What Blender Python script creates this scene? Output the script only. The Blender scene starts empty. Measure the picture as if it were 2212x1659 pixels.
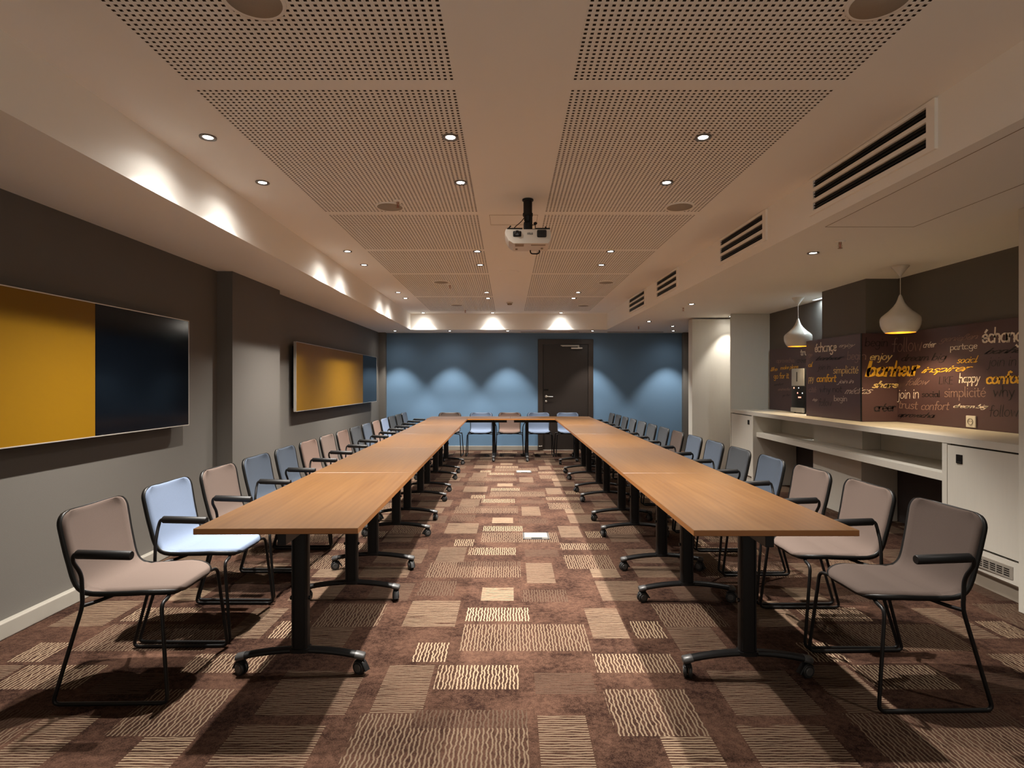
import bpy, bmesh, math, random
import numpy as np
from mathutils import Vector, Matrix

random.seed(7)
sc = bpy.context.scene
COL = sc.collection
PI = math.pi

# ------------------------------------------------------------------ camera
FPX = 1225.0                                    # focal length in pixels of the 2212 px wide frame
cam_d = bpy.data.cameras.new('camera')
cam_d.sensor_fit = 'HORIZONTAL'
cam_d.sensor_width = 36.0
cam_d.lens = FPX / 2212.0 * 36.0
cam_d.clip_start = 0.05
cam = bpy.data.objects.new('camera', cam_d)
COL.objects.link(cam)
cam.location = (0.0, 0.0, 1.3135)
cam.rotation_euler = (PI / 2, 0, 0)
sc.camera = cam

# ------------------------------------------------------------------ world, exposure
W = bpy.data.worlds.new('world')
sc.world = W
W.use_nodes = True
bg = W.node_tree.nodes['Background']
bg.inputs[0].default_value = (1.0, 0.90, 0.78, 1)
bg.inputs[1].default_value = 0.50               # ambient fill let in at the open end, standing for the unseen room behind
sc.view_settings.view_transform = 'Standard'
sc.view_settings.look = 'None'
sc.view_settings.exposure = 0.60
sc.view_settings.gamma = 1.0
sc.view_settings.use_curve_mapping = False
sc.cycles.max_bounces = 10
sc.cycles.diffuse_bounces = 7
sc.cycles.glossy_bounces = 4
sc.cycles.sample_clamp_indirect = 6.0
sc.cycles.use_denoising = True
sc.cycles.caustics_reflective = False
sc.cycles.caustics_refractive = False

# lamp strengths
LAMP = (1.0, 0.945, 0.87)
P_MAIN = 325.0
P_BACK = 140.0
P_SIDE = 105.0
SPILL = 0.055                                    # share of a lamp's intensity that leaves it outside the beam
GLOW = 45.0

# ------------------------------------------------------------------ materials
def lin(r, g, b):
    f = lambda c: (c / 255 / 12.92) if c / 255 <= 0.04045 else ((c / 255 + 0.055) / 1.055) ** 2.4
    return (f(r), f(g), f(b), 1.0)

MATS = {}
def mat(name, col, rough=0.5, metal=0.0, var=0.06, vscale=12.0, bump=0.0, bscale=300.0, spec=0.5, stretch=None, coat=0.0):
    if name in MATS:
        return MATS[name]
    m = bpy.data.materials.new(name)
    m.use_nodes = True
    nt = m.node_tree
    b = nt.nodes['Principled BSDF']
    b.inputs['Roughness'].default_value = rough
    b.inputs['Metallic'].default_value = metal
    b.inputs['Specular IOR Level'].default_value = spec
    b.inputs['Coat Weight'].default_value = coat
    tc = nt.nodes.new('ShaderNodeTexCoord')
    mp = nt.nodes.new('ShaderNodeMapping')
    if stretch:
        mp.inputs['Scale'].default_value = stretch
    nt.links.new(tc.outputs['Object'], mp.inputs[0])
    n = nt.nodes.new('ShaderNodeTexNoise')
    n.inputs['Scale'].default_value = vscale
    n.inputs['Detail'].default_value = 3
    nt.links.new(mp.outputs[0], n.inputs['Vector'])
    mx = nt.nodes.new('ShaderNodeMix')
    mx.data_type = 'RGBA'
    mx.inputs['A'].default_value = tuple(c * (1 - var) for c in col[:3]) + (1,)
    mx.inputs['B'].default_value = tuple(min(1, c * (1 + var)) for c in col[:3]) + (1,)
    nt.links.new(n.outputs[0], mx.inputs['Factor'])
    nt.links.new(mx.outputs['Result'], b.inputs['Base Color'])
    if bump:
        n2 = nt.nodes.new('ShaderNodeTexNoise')
        n2.inputs['Scale'].default_value = bscale
        n2.inputs['Detail'].default_value = 1
        nt.links.new(tc.outputs['Object'], n2.inputs['Vector'])
        bp = nt.nodes.new('ShaderNodeBump')
        bp.inputs['Strength'].default_value = bump
        bp.inputs['Distance'].default_value = 0.002
        nt.links.new(n2.outputs[0], bp.inputs['Height'])
        nt.links.new(bp.outputs[0], b.inputs['Normal'])
    MATS[name] = m
    return m

def emat(name, col, strength):
    m = bpy.data.materials.new(name)
    m.use_nodes = True
    nt = m.node_tree
    b = nt.nodes['Principled BSDF']
    b.inputs['Base Color'].default_value = (0.8, 0.8, 0.8, 1)
    b.inputs['Emission Color'].default_value = tuple(col[:3]) + (1,)
    b.inputs['Emission Strength'].default_value = strength
    MATS[name] = m
    return m

M_ceil = mat('ceiling_paint', (0.91, 0.89, 0.84, 1), 0.9, var=0.015, vscale=2)
M_fleece_shade = mat('panel_fleece', (0.060, 0.034, 0.018, 1), 1.0)  # dark backing cloth; also on the hole sides as painted shade
M_wall = mat('wall_vinyl_taupe', (0.122, 0.111, 0.097, 1), 0.75, var=0.05, vscale=180, bump=0.25, bscale=500)
M_blue = mat('wall_vinyl_blue', (0.125, 0.225, 0.350, 1), 0.75, var=0.04, vscale=180, bump=0.15, bscale=500)
M_skirt = mat('baseboard_cream', (0.30, 0.275, 0.235, 1), 0.45)
M_white = mat('laminate_white', (0.62, 0.59, 0.52, 1), 0.42, var=0.03, vscale=60, stretch=(1, 1, 0.08))
M_whiteg = mat('laminate_gap', (0.05, 0.042, 0.035, 1), 0.8)
M_door = mat('door_wenge', (0.022, 0.016, 0.013, 1), 0.38, var=0.25, vscale=14, stretch=(6, 6, 0.35))
M_dframe = mat('door_frame_wenge', (0.030, 0.021, 0.016, 1), 0.35, var=0.2, vscale=14, stretch=(6, 6, 0.35))
M_steel = mat('brushed_steel', (0.62, 0.58, 0.53, 1), 0.32, metal=1.0)
M_black = mat('black_plastic', (0.006, 0.0055, 0.005, 1), 0.45, spec=0.3)
M_blackm = mat('black_powder_steel', (0.006, 0.0055, 0.0055, 1), 0.42, spec=0.25)
M_pad = mat('black_armrest_foam', (0.006, 0.0055, 0.0055, 1), 0.5, spec=0.25)
M_capg = mat('grey_end_cap', (0.045, 0.043, 0.042, 1), 0.38)
M_hub = mat('castor_hub_grey', (0.055, 0.052, 0.05, 1), 0.45)
M_tyre = mat('castor_tyre', (0.012, 0.012, 0.012, 1), 0.5)
M_yel = mat('yellow_glass', (0.205, 0.102, 0.0025, 1), 0.5, var=0.01, spec=0.2)
M_dark = mat('black_glass', (0.002, 0.003, 0.005, 1), 0.12, var=0.0, spec=0.22)
M_alu = mat('aluminium_edge', (0.66, 0.62, 0.56, 1), 0.35, metal=0.6)
M_pend = mat('pendant_enamel', (0.70, 0.67, 0.60, 1), 0.22, var=0.03, coat=0.3)
M_gold = mat('pendant_brass', (0.85, 0.55, 0.16, 1), 0.3, metal=1.0)
M_mural = mat('mural_plum', (0.088, 0.047, 0.050, 1), 0.42, var=0.08, vscale=220)
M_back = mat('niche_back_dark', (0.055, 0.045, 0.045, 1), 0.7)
M_plinth = mat('plinth_beige', (0.28, 0.235, 0.185, 1), 0.5)
M_grill = mat('grille_grey', (0.30, 0.27, 0.23, 1), 0.4)
M_proj = mat('projector_white', (0.70, 0.64, 0.56, 1), 0.4, var=0.02)
M_projd = mat('projector_groove', (0.30, 0.22, 0.15, 1), 0.6)
M_lens = mat('projector_lens_glass', (0.01, 0.014, 0.02, 1), 0.05, spec=0.9)
M_brass = mat('sprinkler_copper', (0.40, 0.25, 0.17, 1), 0.35, metal=0.8)
M_red = mat('sprinkler_bulb', (0.35, 0.05, 0.03, 1), 0.3)
M_spk = mat('speaker_cloth', (0.36, 0.31, 0.25, 1), 0.8, var=0.08, vscale=400)
M_outlet = mat('socket_white', (0.72, 0.69, 0.62, 1), 0.3)
M_ink = mat('printed_ink', (0.03, 0.03, 0.03, 1), 0.6)
M_dispd = mat('dispenser_black', (0.010, 0.011, 0.014, 1), 0.12, spec=0.6)
M_silver = mat('dispenser_silver', (0.50, 0.49, 0.47, 1), 0.3, metal=0.7, var=0.05, stretch=(1, 1, 12))
M_lamp = emat('lamp_lens', (1.0, 0.96, 0.90), GLOW)
M_bulb = emat('pendant_bulb', (1.0, 0.80, 0.42), 35.0)
M_ledr = emat('indicator_red', (1.0, 0.18, 0.12), 1.2)
M_ledw = emat('indicator_white', (0.85, 0.95, 1.0), 0.7)
INK = {'w': mat('lettering_white', (0.85, 0.74, 0.62, 1), 0.6), 'w2': mat('lettering_pale', (0.60, 0.48, 0.41, 1), 0.6),
       'y': mat('lettering_yellow', (0.95, 0.52, 0.04, 1), 0.6), 'y2': mat('lettering_straw', (0.85, 0.62, 0.24, 1), 0.6),
       't': mat('lettering_taupe', (0.30, 0.185, 0.155, 1), 0.6), 'k': mat('lettering_black', (0.016, 0.011, 0.013, 1), 0.6)}

def fabric(name, col):
    return mat(name, col, 0.9, var=0.16, vscale=420, bump=0.35, bscale=900, spec=0.2)
FAB = {'taupe': fabric('fabric_taupe', (0.107, 0.078, 0.065, 1)), 'rose': fabric('fabric_rose_taupe', (0.129, 0.085, 0.068, 1)),
       'pale blue': fabric('fabric_pale_blue', (0.125, 0.159, 0.228, 1)), 'blue': fabric('fabric_blue', (0.058, 0.072, 0.096, 1)),
       'slate': fabric('fabric_slate', (0.053, 0.057, 0.063, 1)), 'brown': fabric('fabric_brown', (0.065, 0.047, 0.039, 1))}

def wood():
    m = bpy.data.materials.new('oak_veneer')
    m.use_nodes = True
    nt = m.node_tree
    N, Lk = nt.nodes.new, nt.links.new
    b = nt.nodes['Principled BSDF']
    tc = N('ShaderNodeTexCoord')
    oi = N('ShaderNodeObjectInfo')
    ad = N('ShaderNodeVectorMath'); ad.operation = 'ADD'
    Lk(tc.outputs['Object'], ad.inputs[0]); Lk(oi.outputs['Location'], ad.inputs[1])
    mp = N('ShaderNodeMapping'); mp.inputs['Scale'].default_value = (9.0, 0.75, 9.0)
    Lk(ad.outputs[0], mp.inputs[0])
    n1 = N('ShaderNodeTexNoise'); n1.inputs['Scale'].default_value = 1.3; n1.inputs['Detail'].default_value = 5; n1.inputs['Distortion'].default_value = 0.9
    Lk(mp.outputs[0], n1.inputs['Vector'])
    wv = N('ShaderNodeTexWave'); wv.wave_type = 'BANDS'; wv.bands_direction = 'X'
    wv.inputs['Scale'].default_value = 1.1; wv.inputs['Distortion'].default_value = 7.5; wv.inputs['Detail'].default_value = 3; wv.inputs['Detail Scale'].default_value = 1.2
    Lk(mp.outputs[0], wv.inputs['Vector'])
    mp2 = N('ShaderNodeMapping'); mp2.inputs['Scale'].default_value = (220.0, 5.0, 220.0)
    Lk(ad.outputs[0], mp2.inputs[0])
    n2 = N('ShaderNodeTexNoise'); n2.inputs['Scale'].default_value = 1.0; n2.inputs['Detail'].default_value = 2
    Lk(mp2.outputs[0], n2.inputs['Vector'])
    a1 = N('ShaderNodeMath'); a1.operation = 'MULTIPLY'; a1.inputs[1].default_value = 0.20
    Lk(wv.outputs['Fac'], a1.inputs[0])
    a2 = N('ShaderNodeMath'); a2.operation = 'MULTIPLY_ADD'; a2.inputs[1].default_value = 0.55
    Lk(n1.outputs['Fac'], a2.inputs[0]); Lk(a1.outputs[0], a2.inputs[2])
    a3 = N('ShaderNodeMath'); a3.operation = 'MULTIPLY_ADD'; a3.inputs[1].default_value = 0.36
    Lk(n2.outputs['Fac'], a3.inputs[0]); Lk(a2.outputs[0], a3.inputs[2])
    cr = N('ShaderNodeValToRGB')
    cr.color_ramp.elements[0].position = 0.22; cr.color_ramp.elements[0].color = (0.058, 0.0235, 0.006, 1)
    cr.color_ramp.elements[1].position = 0.85; cr.color_ramp.elements[1].color = (0.106, 0.050, 0.0155, 1)
    Lk(a3.outputs[0], cr.inputs[0])
    Lk(cr.outputs[0], b.inputs['Base Color'])
    b.inputs['Roughness'].default_value = 0.36
    b.inputs['Specular IOR Level'].default_value = 0.40
    return m
M_wood = wood()
M_edge = mat('oak_edge_band', (0.30, 0.115, 0.026, 1), 0.4, var=0.12, vscale=8, stretch=(1, 1, 12))

def carpet():
    m = bpy.data.materials.new('carpet_pattern')
    m.use_nodes = True
    nt = m.node_tree
    N, Lk = nt.nodes.new, nt.links.new
    b = nt.nodes['Principled BSDF']
    b.inputs['Roughness'].default_value = 1.0
    b.inputs['Specular IOR Level'].default_value = 0.1
    tc = N('ShaderNodeTexCoord')
    P = tc.outputs['Object']
    def noise(scale, detail=2, vec=P, st=None, rough=0.5):
        if st:
            mp = N('ShaderNodeMapping'); mp.inputs['Scale'].default_value = st
            Lk(vec, mp.inputs[0]); vec = mp.outputs[0]
        n = N('ShaderNodeTexNoise'); n.inputs['Scale'].default_value = scale; n.inputs['Detail'].default_value = detail
        n.inputs['Roughness'].default_value = rough
        Lk(vec, n.inputs['Vector'])
        return n.outputs['Fac']
    def math2(op, a, bb, clamp=False):
        n = N('ShaderNodeMath'); n.operation = op; n.use_clamp = clamp
        for i, v in enumerate((a, bb)):
            if isinstance(v, (int, float)): n.inputs[i].default_value = v
            else: Lk(v, n.inputs[i])
        return n.outputs[0]
    def rng(v, a, c, d=0.0, e=1.0):
        n = N('ShaderNodeMapRange'); n.clamp = True
        n.inputs['From Min'].default_value = a; n.inputs['From Max'].default_value = c
        n.inputs['To Min'].default_value = d; n.inputs['To Max'].default_value = e
        Lk(v, n.inputs['Value'])
        return n.outputs[0]
    def mix(f, A, B):
        n = N('ShaderNodeMix'); n.data_type = 'RGBA'
        for k, v in (('Factor', f), ('A', A), ('B', B)):
            if isinstance(v, (tuple, float)): n.inputs[k].default_value = v
            else: Lk(v, n.inputs[k])
        return n.outputs['Result']
    sep = N('ShaderNodeSeparateXYZ'); Lk(P, sep.inputs[0])
    ar = N('ShaderNodeAttribute'); ar.attribute_name = 'stripe'
    ah = N('ShaderNodeAttribute'); ah.attribute_name = 'across'
    # mottled ground: large clouds times fine speckle
    big = rng(noise(3.4, 4, rough=0.6), 0.38, 0.62)
    fine = rng(noise(38, 4, rough=0.75), 0.40, 0.60)
    tuft = noise(210, 1)
    mot = math2('ADD', math2('MULTIPLY', big, 0.46), math2('MULTIPLY', fine, 0.42))
    mot = math2('ADD', mot, math2('MULTIPLY', math2('SUBTRACT', tuft, 0.5), 1.1), True)
    ground = mix(mot, (0.012, 0.0045, 0.0032, 1), (0.088, 0.0455, 0.029, 1))
    # wandering strokes
    def strokes(along, across, pitch, freq, amp, w0, w1):
        u = math2('DIVIDE', across, pitch)
        i = math2('FLOOR', u, 0)
        fr_ = math2('SUBTRACT', u, i)
        cv = N('ShaderNodeCombineXYZ')
        Lk(math2('MULTIPLY', i, 13.73), cv.inputs[0]); Lk(math2('MULTIPLY', along, freq), cv.inputs[1])
        off = math2('MULTIPLY', math2('SUBTRACT', noise(1.0, 2, vec=cv.outputs[0]), 0.5), amp)
        dd = math2('ABSOLUTE', math2('SUBTRACT', math2('SUBTRACT', fr_, 0.5), off), 0)
        wob = math2('MULTIPLY', math2('SUBTRACT', noise(70, 1), 0.5), 0.12)
        return rng(math2('ADD', dd, wob), w0, w1, 1.0, 0.0)
    vm = strokes(sep.outputs[1], sep.outputs[0], 0.0165, 24.0, 1.5, 0.15, 0.25)
    hm = strokes(sep.outputs[0], sep.outputs[1], 0.0138, 11.0, 1.15, 0.18, 0.28)
    brk = rng(noise(26, 1, st=(0.18, 1.8, 1)), 0.26, 0.38)
    hm = math2('MULTIPLY', hm, brk)
    mk = N('ShaderNodeMix'); Lk(ah.outputs['Fac'], mk.inputs[0]); Lk(vm, mk.inputs[2]); Lk(hm, mk.inputs[3])
    pres = rng(ar.outputs['Fac'], 0.05, 0.15)
    stripecol = mix(math2('POWER', ar.outputs['Fac'], 1.25), (0.034, 0.017, 0.0115, 1), (0.255, 0.187, 0.124, 1))
    under = mix(0.30, ground, (0.032, 0.014, 0.009, 1))
    inside = mix(math2('MULTIPLY', mk.outputs[0], 0.94), under, stripecol)
    colr = mix(pres, ground, inside)
    Lk(colr, b.inputs['Base Color'])
    bp = N('ShaderNodeBump'); bp.inputs['Strength'].default_value = 0.35; bp.inputs['Distance'].default_value = 0.004
    Lk(tuft, bp.inputs['Height']); Lk(bp.outputs[0], b.inputs['Normal'])
    return m
M_carpet = carpet()

# ------------------------------------------------------------------ mesh helpers
class MB:
    """collects shapes, then links them as ONE mesh object"""
    def __init__(s): s.v = []; s.f = []; s.mi = []; s.sm = []
    def add(s, verts, faces, mi=0, smooth=False):
        o = len(s.v)
        s.v += [tuple(p) for p in verts]
        for f in faces:
            s.f.append(tuple(i + o for i in f)); s.mi.append(mi); s.sm.append(smooth)
        return s
    def box(s, x0, x1, y0, y1, z0, z1, mi=0, M=None):
        vs = [Vector((x, y, z)) for z in (z0, z1) for y in (y0, y1) for x in (x0, x1)]
        if M is not None: vs = [M @ p for p in vs]
        return s.add(vs, [(0, 2, 3, 1), (4, 5, 7, 6), (0, 1, 5, 4), (2, 6, 7, 3), (0, 4, 6, 2), (1, 3, 7, 5)], mi)
    def rbox(s, x0, x1, y0, y1, z0, z1, r=0.004, mi=0, seg=2, M=None):
        bm = bmesh.new()
        bmesh.ops.create_cube(bm, size=1)
        for v in bm.verts:
            v.co = Vector(((x0 + x1) / 2 + v.co.x * (x1 - x0), (y0 + y1) / 2 + v.co.y * (y1 - y0), (z0 + z1) / 2 + v.co.z * (z1 - z0)))
        bmesh.ops.bevel(bm, geom=bm.edges[:], offset=r, segments=seg, affect='EDGES', profile=0.5)
        bm.verts.ensure_lookup_table()
        vs = [v.co.copy() for v in bm.verts]
        if M is not None: vs = [M @ p for p in vs]
        fs = [tuple(v.index for v in f.verts) for f in bm.faces]
        bm.free()
        return s.add(vs, fs, mi, False)
    def prism(s, poly, z0, z1, mi=0, M=None, smooth=False):
        n = len(poly)
        vs = [Vector((x, y, z0)) for x, y in poly] + [Vector((x, y, z1)) for x, y in poly]
        if M is not None: vs = [M @ p for p in vs]
        s.add(vs, [tuple(range(n - 1, -1, -1)), tuple(range(n, 2 * n))], mi)
        return s.add(vs, [(i, (i + 1) % n, n + (i + 1) % n, n + i) for i in range(n)], mi, smooth)
    def tube(s, pts, r, seg=8, mi=0, cap=True, rx=None, radii=None):
        pts = [Vector(p) for p in pts]
        n = len(pts); T = []
        for i in range(n):
            t = (pts[min(i + 1, n - 1)] - pts[max(i - 1, 0)])
            T.append(t.normalized() if t.length > 1e-9 else Vector((0, 0, 1)))
        up = Vector((0, 0, 1)) if abs(T[0].z) < 0.9 else Vector((1, 0, 0))
        N = (up - T[0] * up.dot(T[0])).normalized()
        vs = []
        for i in range(n):
            N = (N - T[i] * N.dot(T[i])).normalized()
            B = T[i].cross(N)
            ri = radii[i] if radii else r
            for k in range(seg):
                a = 2 * PI * k / seg
                vs.append(pts[i] + N * (ri * math.cos(a)) + B * ((rx * ri / r if rx else ri) * math.sin(a)))
        fs = [(i * seg + k, i * seg + (k + 1) % seg, (i + 1) * seg + (k + 1) % seg, (i + 1) * seg + k) for i in range(n - 1) for k in range(seg)]
        s.add(vs, fs, mi, True)
        if cap:
            s.add(vs[:seg], [tuple(range(seg - 1, -1, -1))], mi)
            s.add(vs[-seg:], [tuple(range(seg))], mi)
        return s
    def lathe(s, prof, c=(0, 0, 0), seg=24, mi=0, M=None, close=True, smooth=True):
        vs = []
        for r, z in prof:
            for k in range(seg):
                a = 2 * PI * k / seg
                vs.append(Vector((c[0] + r * math.cos(a), c[1] + r * math.sin(a), c[2] + z)))
        if M is not None: vs = [M @ p for p in vs]
        n = len(prof)
        s.add(vs, [(i * seg + k, i * seg + (k + 1) % seg, (i + 1) * seg + (k + 1) % seg, (i + 1) * seg + k) for i in range(n - 1) for k in range(seg)], mi, smooth)
        if close:
            s.add(vs[:seg], [tuple(range(seg - 1, -1, -1))], mi)
            s.add(vs[-seg:], [tuple(range(seg))], mi)
        return s
    def mesh(s, name, mats):
        me = bpy.data.meshes.new(name)
        me.from_pydata(s.v, [], s.f)
        for m in (mats if isinstance(mats, (list, tuple)) else [mats]): me.materials.append(m)
        me.polygons.foreach_set('material_index', s.mi)
        me.polygons.foreach_set('use_smooth', s.sm)
        bm = bmesh.new(); bm.from_mesh(me)
        bmesh.ops.recalc_face_normals(bm, faces=bm.faces[:])
        bm.to_mesh(me); bm.free()
        me.update()
        return me
    def build(s, name, mats, parent=None, loc=None, rot=None):
        o = bpy.data.objects.new(name, s.mesh(name, mats))
        COL.objects.link(o)
        if parent is not None: o.parent = parent
        if loc: o.location = loc
        if rot: o.rotation_euler = rot
        return o

def bend(pts, r=0.03, seg=5):
    """polyline with its corners rounded"""
    pts = [Vector(p) for p in pts]
    out = [pts[0]]
    for i in range(1, len(pts) - 1):
        a, b, c = pts[i - 1], pts[i], pts[i + 1]
        d1, d2 = (a - b), (c - b)
        k = min(r, d1.length * 0.48, d2.length * 0.48)
        p, q = b + d1.normalized() * k, b + d2.normalized() * k
        for j in range(seg + 1):
            t = j / seg
            out.append(p * (1 - t) ** 2 + b * 2 * t * (1 - t) + q * t * t)
    out.append(pts[-1])
    return out

def thing(name, label, cat, loc=(0, 0, 0), rz=0.0, group=None):
    o = bpy.data.objects.new(name, None)
    o.empty_display_size = 0.05
    COL.objects.link(o)
    o.location = loc; o.rotation_euler = (0, 0, rz)
    return tag(o, label, cat, group)
def tag(o, label, cat, group=None):
    o['label'] = label; o['category'] = cat
    if group: o['group'] = group
    return o
def struct(o):
    o['kind'] = 'structure'
    return o
def dup(root, loc, rz, label, group=None, swap=None):
    """copy of a thing with copies of its parts and sub-parts; swap maps a material to another"""
    r = root.copy(); COL.objects.link(r)
    r.location = loc; r.rotation_euler = (0, 0, rz); r['label'] = label
    if group: r['group'] = group
    def rec(src, dst):
        for ch in list(src.children):
            c = ch.copy(); COL.objects.link(c); c.parent = dst
            rec(ch, c)
    rec(root, r)
    return r
ORD = ['first', 'second', 'third', 'fourth', 'fifth', 'sixth', 'seventh', 'eighth', 'ninth', 'tenth', 'eleventh', 'twelfth', 'thirteenth', 'fourteenth', 'fifteenth']

# ------------------------------------------------------------------ the room
ZS, ZC = 2.325, 2.622                # soffit and main ceiling heights
YB = 11.24                           # back wall
YF = -1.2                            # open end behind the camera
XL, XLF, XCOL = -2.645, -2.614, -2.507
XR = 3.71
def fasR(y): return 1.9915 - 0.0213 * y

# carpet: one repeat of the pattern (x0, x1, y0, y1, across?, strength), repeated over the floor
PER = 1.915
RECT = [(-.27, .10, 3.12, 3.33, 0, 1.0), (-.26, .39, 2.79, 3.10, 0, .55), (-.48, -.30, 2.68, 2.88, 0, 1.0), (-.34, .03, 2.44, 2.64, 0, .9),
        (-.57, -.37, 2.26, 2.65, 1, .55), (-.39, .08, 4.08 - PER, 4.20 - PER, 0, .25), (-.61, .06, 3.85, 4.18, 0, .5), (.08, .29, 3.74, 4.16, 1, .6),
        (.39, .77, 2.57, 2.76, 0, .8), (.39, .73, 4.03, 4.35, 0, .62), (.54, .74, 3.85, 4.03, 1, .85), (.42, .61, 2.94, 3.32, 1, .65),
        (.64, .81, 2.93, 3.14, 0, 1.0), (-.19, .01, 3.45, 3.66, 1, 1.0), (-.61, -.31, 3.07, 3.44, 1, .7), (.55, .84, 3.43, 3.79, 1, .6),
        (.84, 1.18, 3.07, 3.39, 0, .55), (.83, 1.07, 2.80, 3.06, 1, .45), (.89, 1.25, 2.24, 2.60, 1, .5), (.86, 1.20, 3.86, 4.10, 1, .6),
        (.10, .36, 2.40, 2.58, 1, .22), (.06, .34, 3.42, 3.62, 0, .22), (1.02, 1.28, 3.46, 3.74, 1, .3), (-.60, -.36, 3.52, 3.78, 0, .28)]
def build_floor():
    x0, x1, y0, y1 = -2.75, 4.1, YF, YB + 0.06
    ox, oy = -0.62, 2.23
    R = []
    for ix in range(-3, 4):
        for iy in range(-3, 7):
            for (a, b, c, d, h, s) in RECT:
                c2, d2 = c, d
                R.append((a + ix * PER, b + ix * PER, c2 + iy * PER, d2 + iy * PER, h, s))
    R = [r for r in R if r[1] > x0 and r[0] < x1 and r[3] > y0 and r[2] < y1]
    q = lambda v: round(v / 0.03) * 0.03
    xs = np.unique(np.round(np.concatenate([[x0, x1], np.arange(-2.73, 4.08, 0.03)]), 4))
    ys = np.unique(np.round(np.concatenate([[y0, y1], np.arange(y0 + 0.01, y1 - 0.01, 0.03)]), 4))
    # snap grid lines onto the exact rectangle edges
    def snap(gr, edges):
        for e in edges:
            i = int(np.argmin(np.abs(gr - e)))
            if 0 < i < len(gr) - 1: gr[i] = e
        return np.sort(gr)
    xs = snap(xs, [e for r in R for e in r[:2]]); ys = snap(ys, [e for r in R for e in r[2:4]])
    nx, ny = len(xs), len(ys)
    st = np.zeros((ny - 1, nx - 1), np.float32); ac = np.zeros_like(st)
    cx = (xs[1:] + xs[:-1]) / 2; cy = (ys[1:] + ys[:-1]) / 2
    for (a, b, c, d, h, s) in R:
        ii = np.where((cx > a) & (cx < b))[0]; jj = np.where((cy > c) & (cy < d))[0]
        if len(ii) and len(jj):
            st[np.ix_(jj, ii)] = s; ac[np.ix_(jj, ii)] = h
    X, Y = np.meshgrid(xs, ys)
    co = np.stack([X, Y, np.zeros_like(X)], -1).reshape(-1, 3)
    J, I = np.meshgrid(np.arange(ny - 1), np.arange(nx - 1), indexing='ij')
    a = (J * nx + I).ravel()
    quads = np.stack([a, a + 1, a + nx + 1, a + nx], -1)
    me = quick_mesh('floor', co, quads, [M_carpet])
    for nm, arr in (('stripe', st), ('across', ac)):
        at = me.attributes.new(nm, 'FLOAT', 'FACE'); at.data.foreach_set('value', arr.ravel())
    o = bpy.data.objects.new('floor', me); COL.objects.link(o)
    struct(o)
def quick_mesh(name, co, quads, mats):
    me = bpy.data.meshes.new(name)
    co = np.asarray(co, np.float32); quads = np.asarray(quads, np.int32)
    me.vertices.add(len(co)); me.vertices.foreach_set('co', co.ravel())
    me.loops.add(quads.size); me.loops.foreach_set('vertex_index', quads.ravel())
    me.polygons.add(len(quads)); me.polygons.foreach_set('loop_start', np.arange(0, quads.size, 4, dtype=np.int32))
    for m in mats: me.materials.append(m)
    me.update(calc_edges=True)
    return me
build_floor()

# walls
struct(MB().box(XL - 0.15, XL, YF, 5.15, 0, ZS + 0.01).build('wall_left', M_wall))
struct(MB().box(XLF - 0.2, XLF, 6.10, YB + 0.1, 0, ZS + 0.01).build('wall_left.001', M_wall))
struct(MB().box(XL - 0.15, XCOL, 5.086, 6.124, 0, ZS + 0.01).build('wall_left_pier', M_wall))
struct(MB().box(XLF, -2.485, 11.13, YB, 0, ZS + 0.01).build('wall_back_return', M_wall))
struct(MB().box(3.365, 3.55, 11.13, YB, 0, ZS + 0.01).build('wall_back_return.001', M_wall))
wb = MB()
for x0, x1, z0, z1 in ((XLF - 0.1, 0.525, 0, 2.6), (0.525, 1.598, 2.195, 2.6), (1.598, 4.2, 0, 2.6)):
    wb.box(x0, x1, YB, YB + 0.12, z0, z1)
struct(wb.build('wall_back', M_blue))
struct(MB().box(XR, XR + 0.12, YF, YB, 0, ZS + 0.01).build('wall_right', M_wall))
struct(MB().box(3.40, XR, 5.45, 6.22, 0, ZS + 0.01).build('wall_right_pier', M_wall))

# soffits (dropped borders) and main ceiling with openings for the perforated fields
struct(MB().box(XL - 0.15, -1.887, YF, YB + 0.1, ZS, ZC + 0.12).build('ceiling_soffit', M_ceil))
struct(MB().box(-1.887, 4.2, 10.554, YB + 0.1, ZS, ZC + 0.12).build('ceiling_soffit.001', M_ceil))
struct(MB().prism([(fasR(YF), YF), (4.2, YF), (4.2, 10.554), (fasR(10.554), 10.554)], ZS, ZC + 0.12).build('ceiling_soffit.002', M_ceil))
SH = 0.006
PX = ((-1.397, -0.231), (0.273, 1.452))
PY = ((0.66, 2.447), (2.518, 4.311), (4.385, 5.507), (5.587, 6.695), (6.78, 8.45), (8.55, 10.175))
PITCH, HOLE = 0.0263, 0.0118
def sx(x, y): return x - SH * y
cb = MB()
ybr = [YF] + [e for p in PY for e in p] + [10.56]
xbr = [None, PX[0][0], PX[0][1], PX[1][0], PX[1][1], None]
for j in range(len(ybr) - 1):
    for i in range(5):
        if i in (1, 3) and j % 2 == 1: continue
        ya, yb_ = ybr[j], ybr[j + 1]
        q = []
        for k, y in ((i, ya), (i + 1, ya), (i + 1, yb_), (i, yb_)):
            x = -1.90 if k == 0 else (2.05 if k == 5 else sx(xbr[k], y))
            q.append((x, y, ZC))
        cb.add(q, [(3, 2, 1, 0)])
ceiling = struct(cb.build('ceiling', M_ceil))
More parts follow.
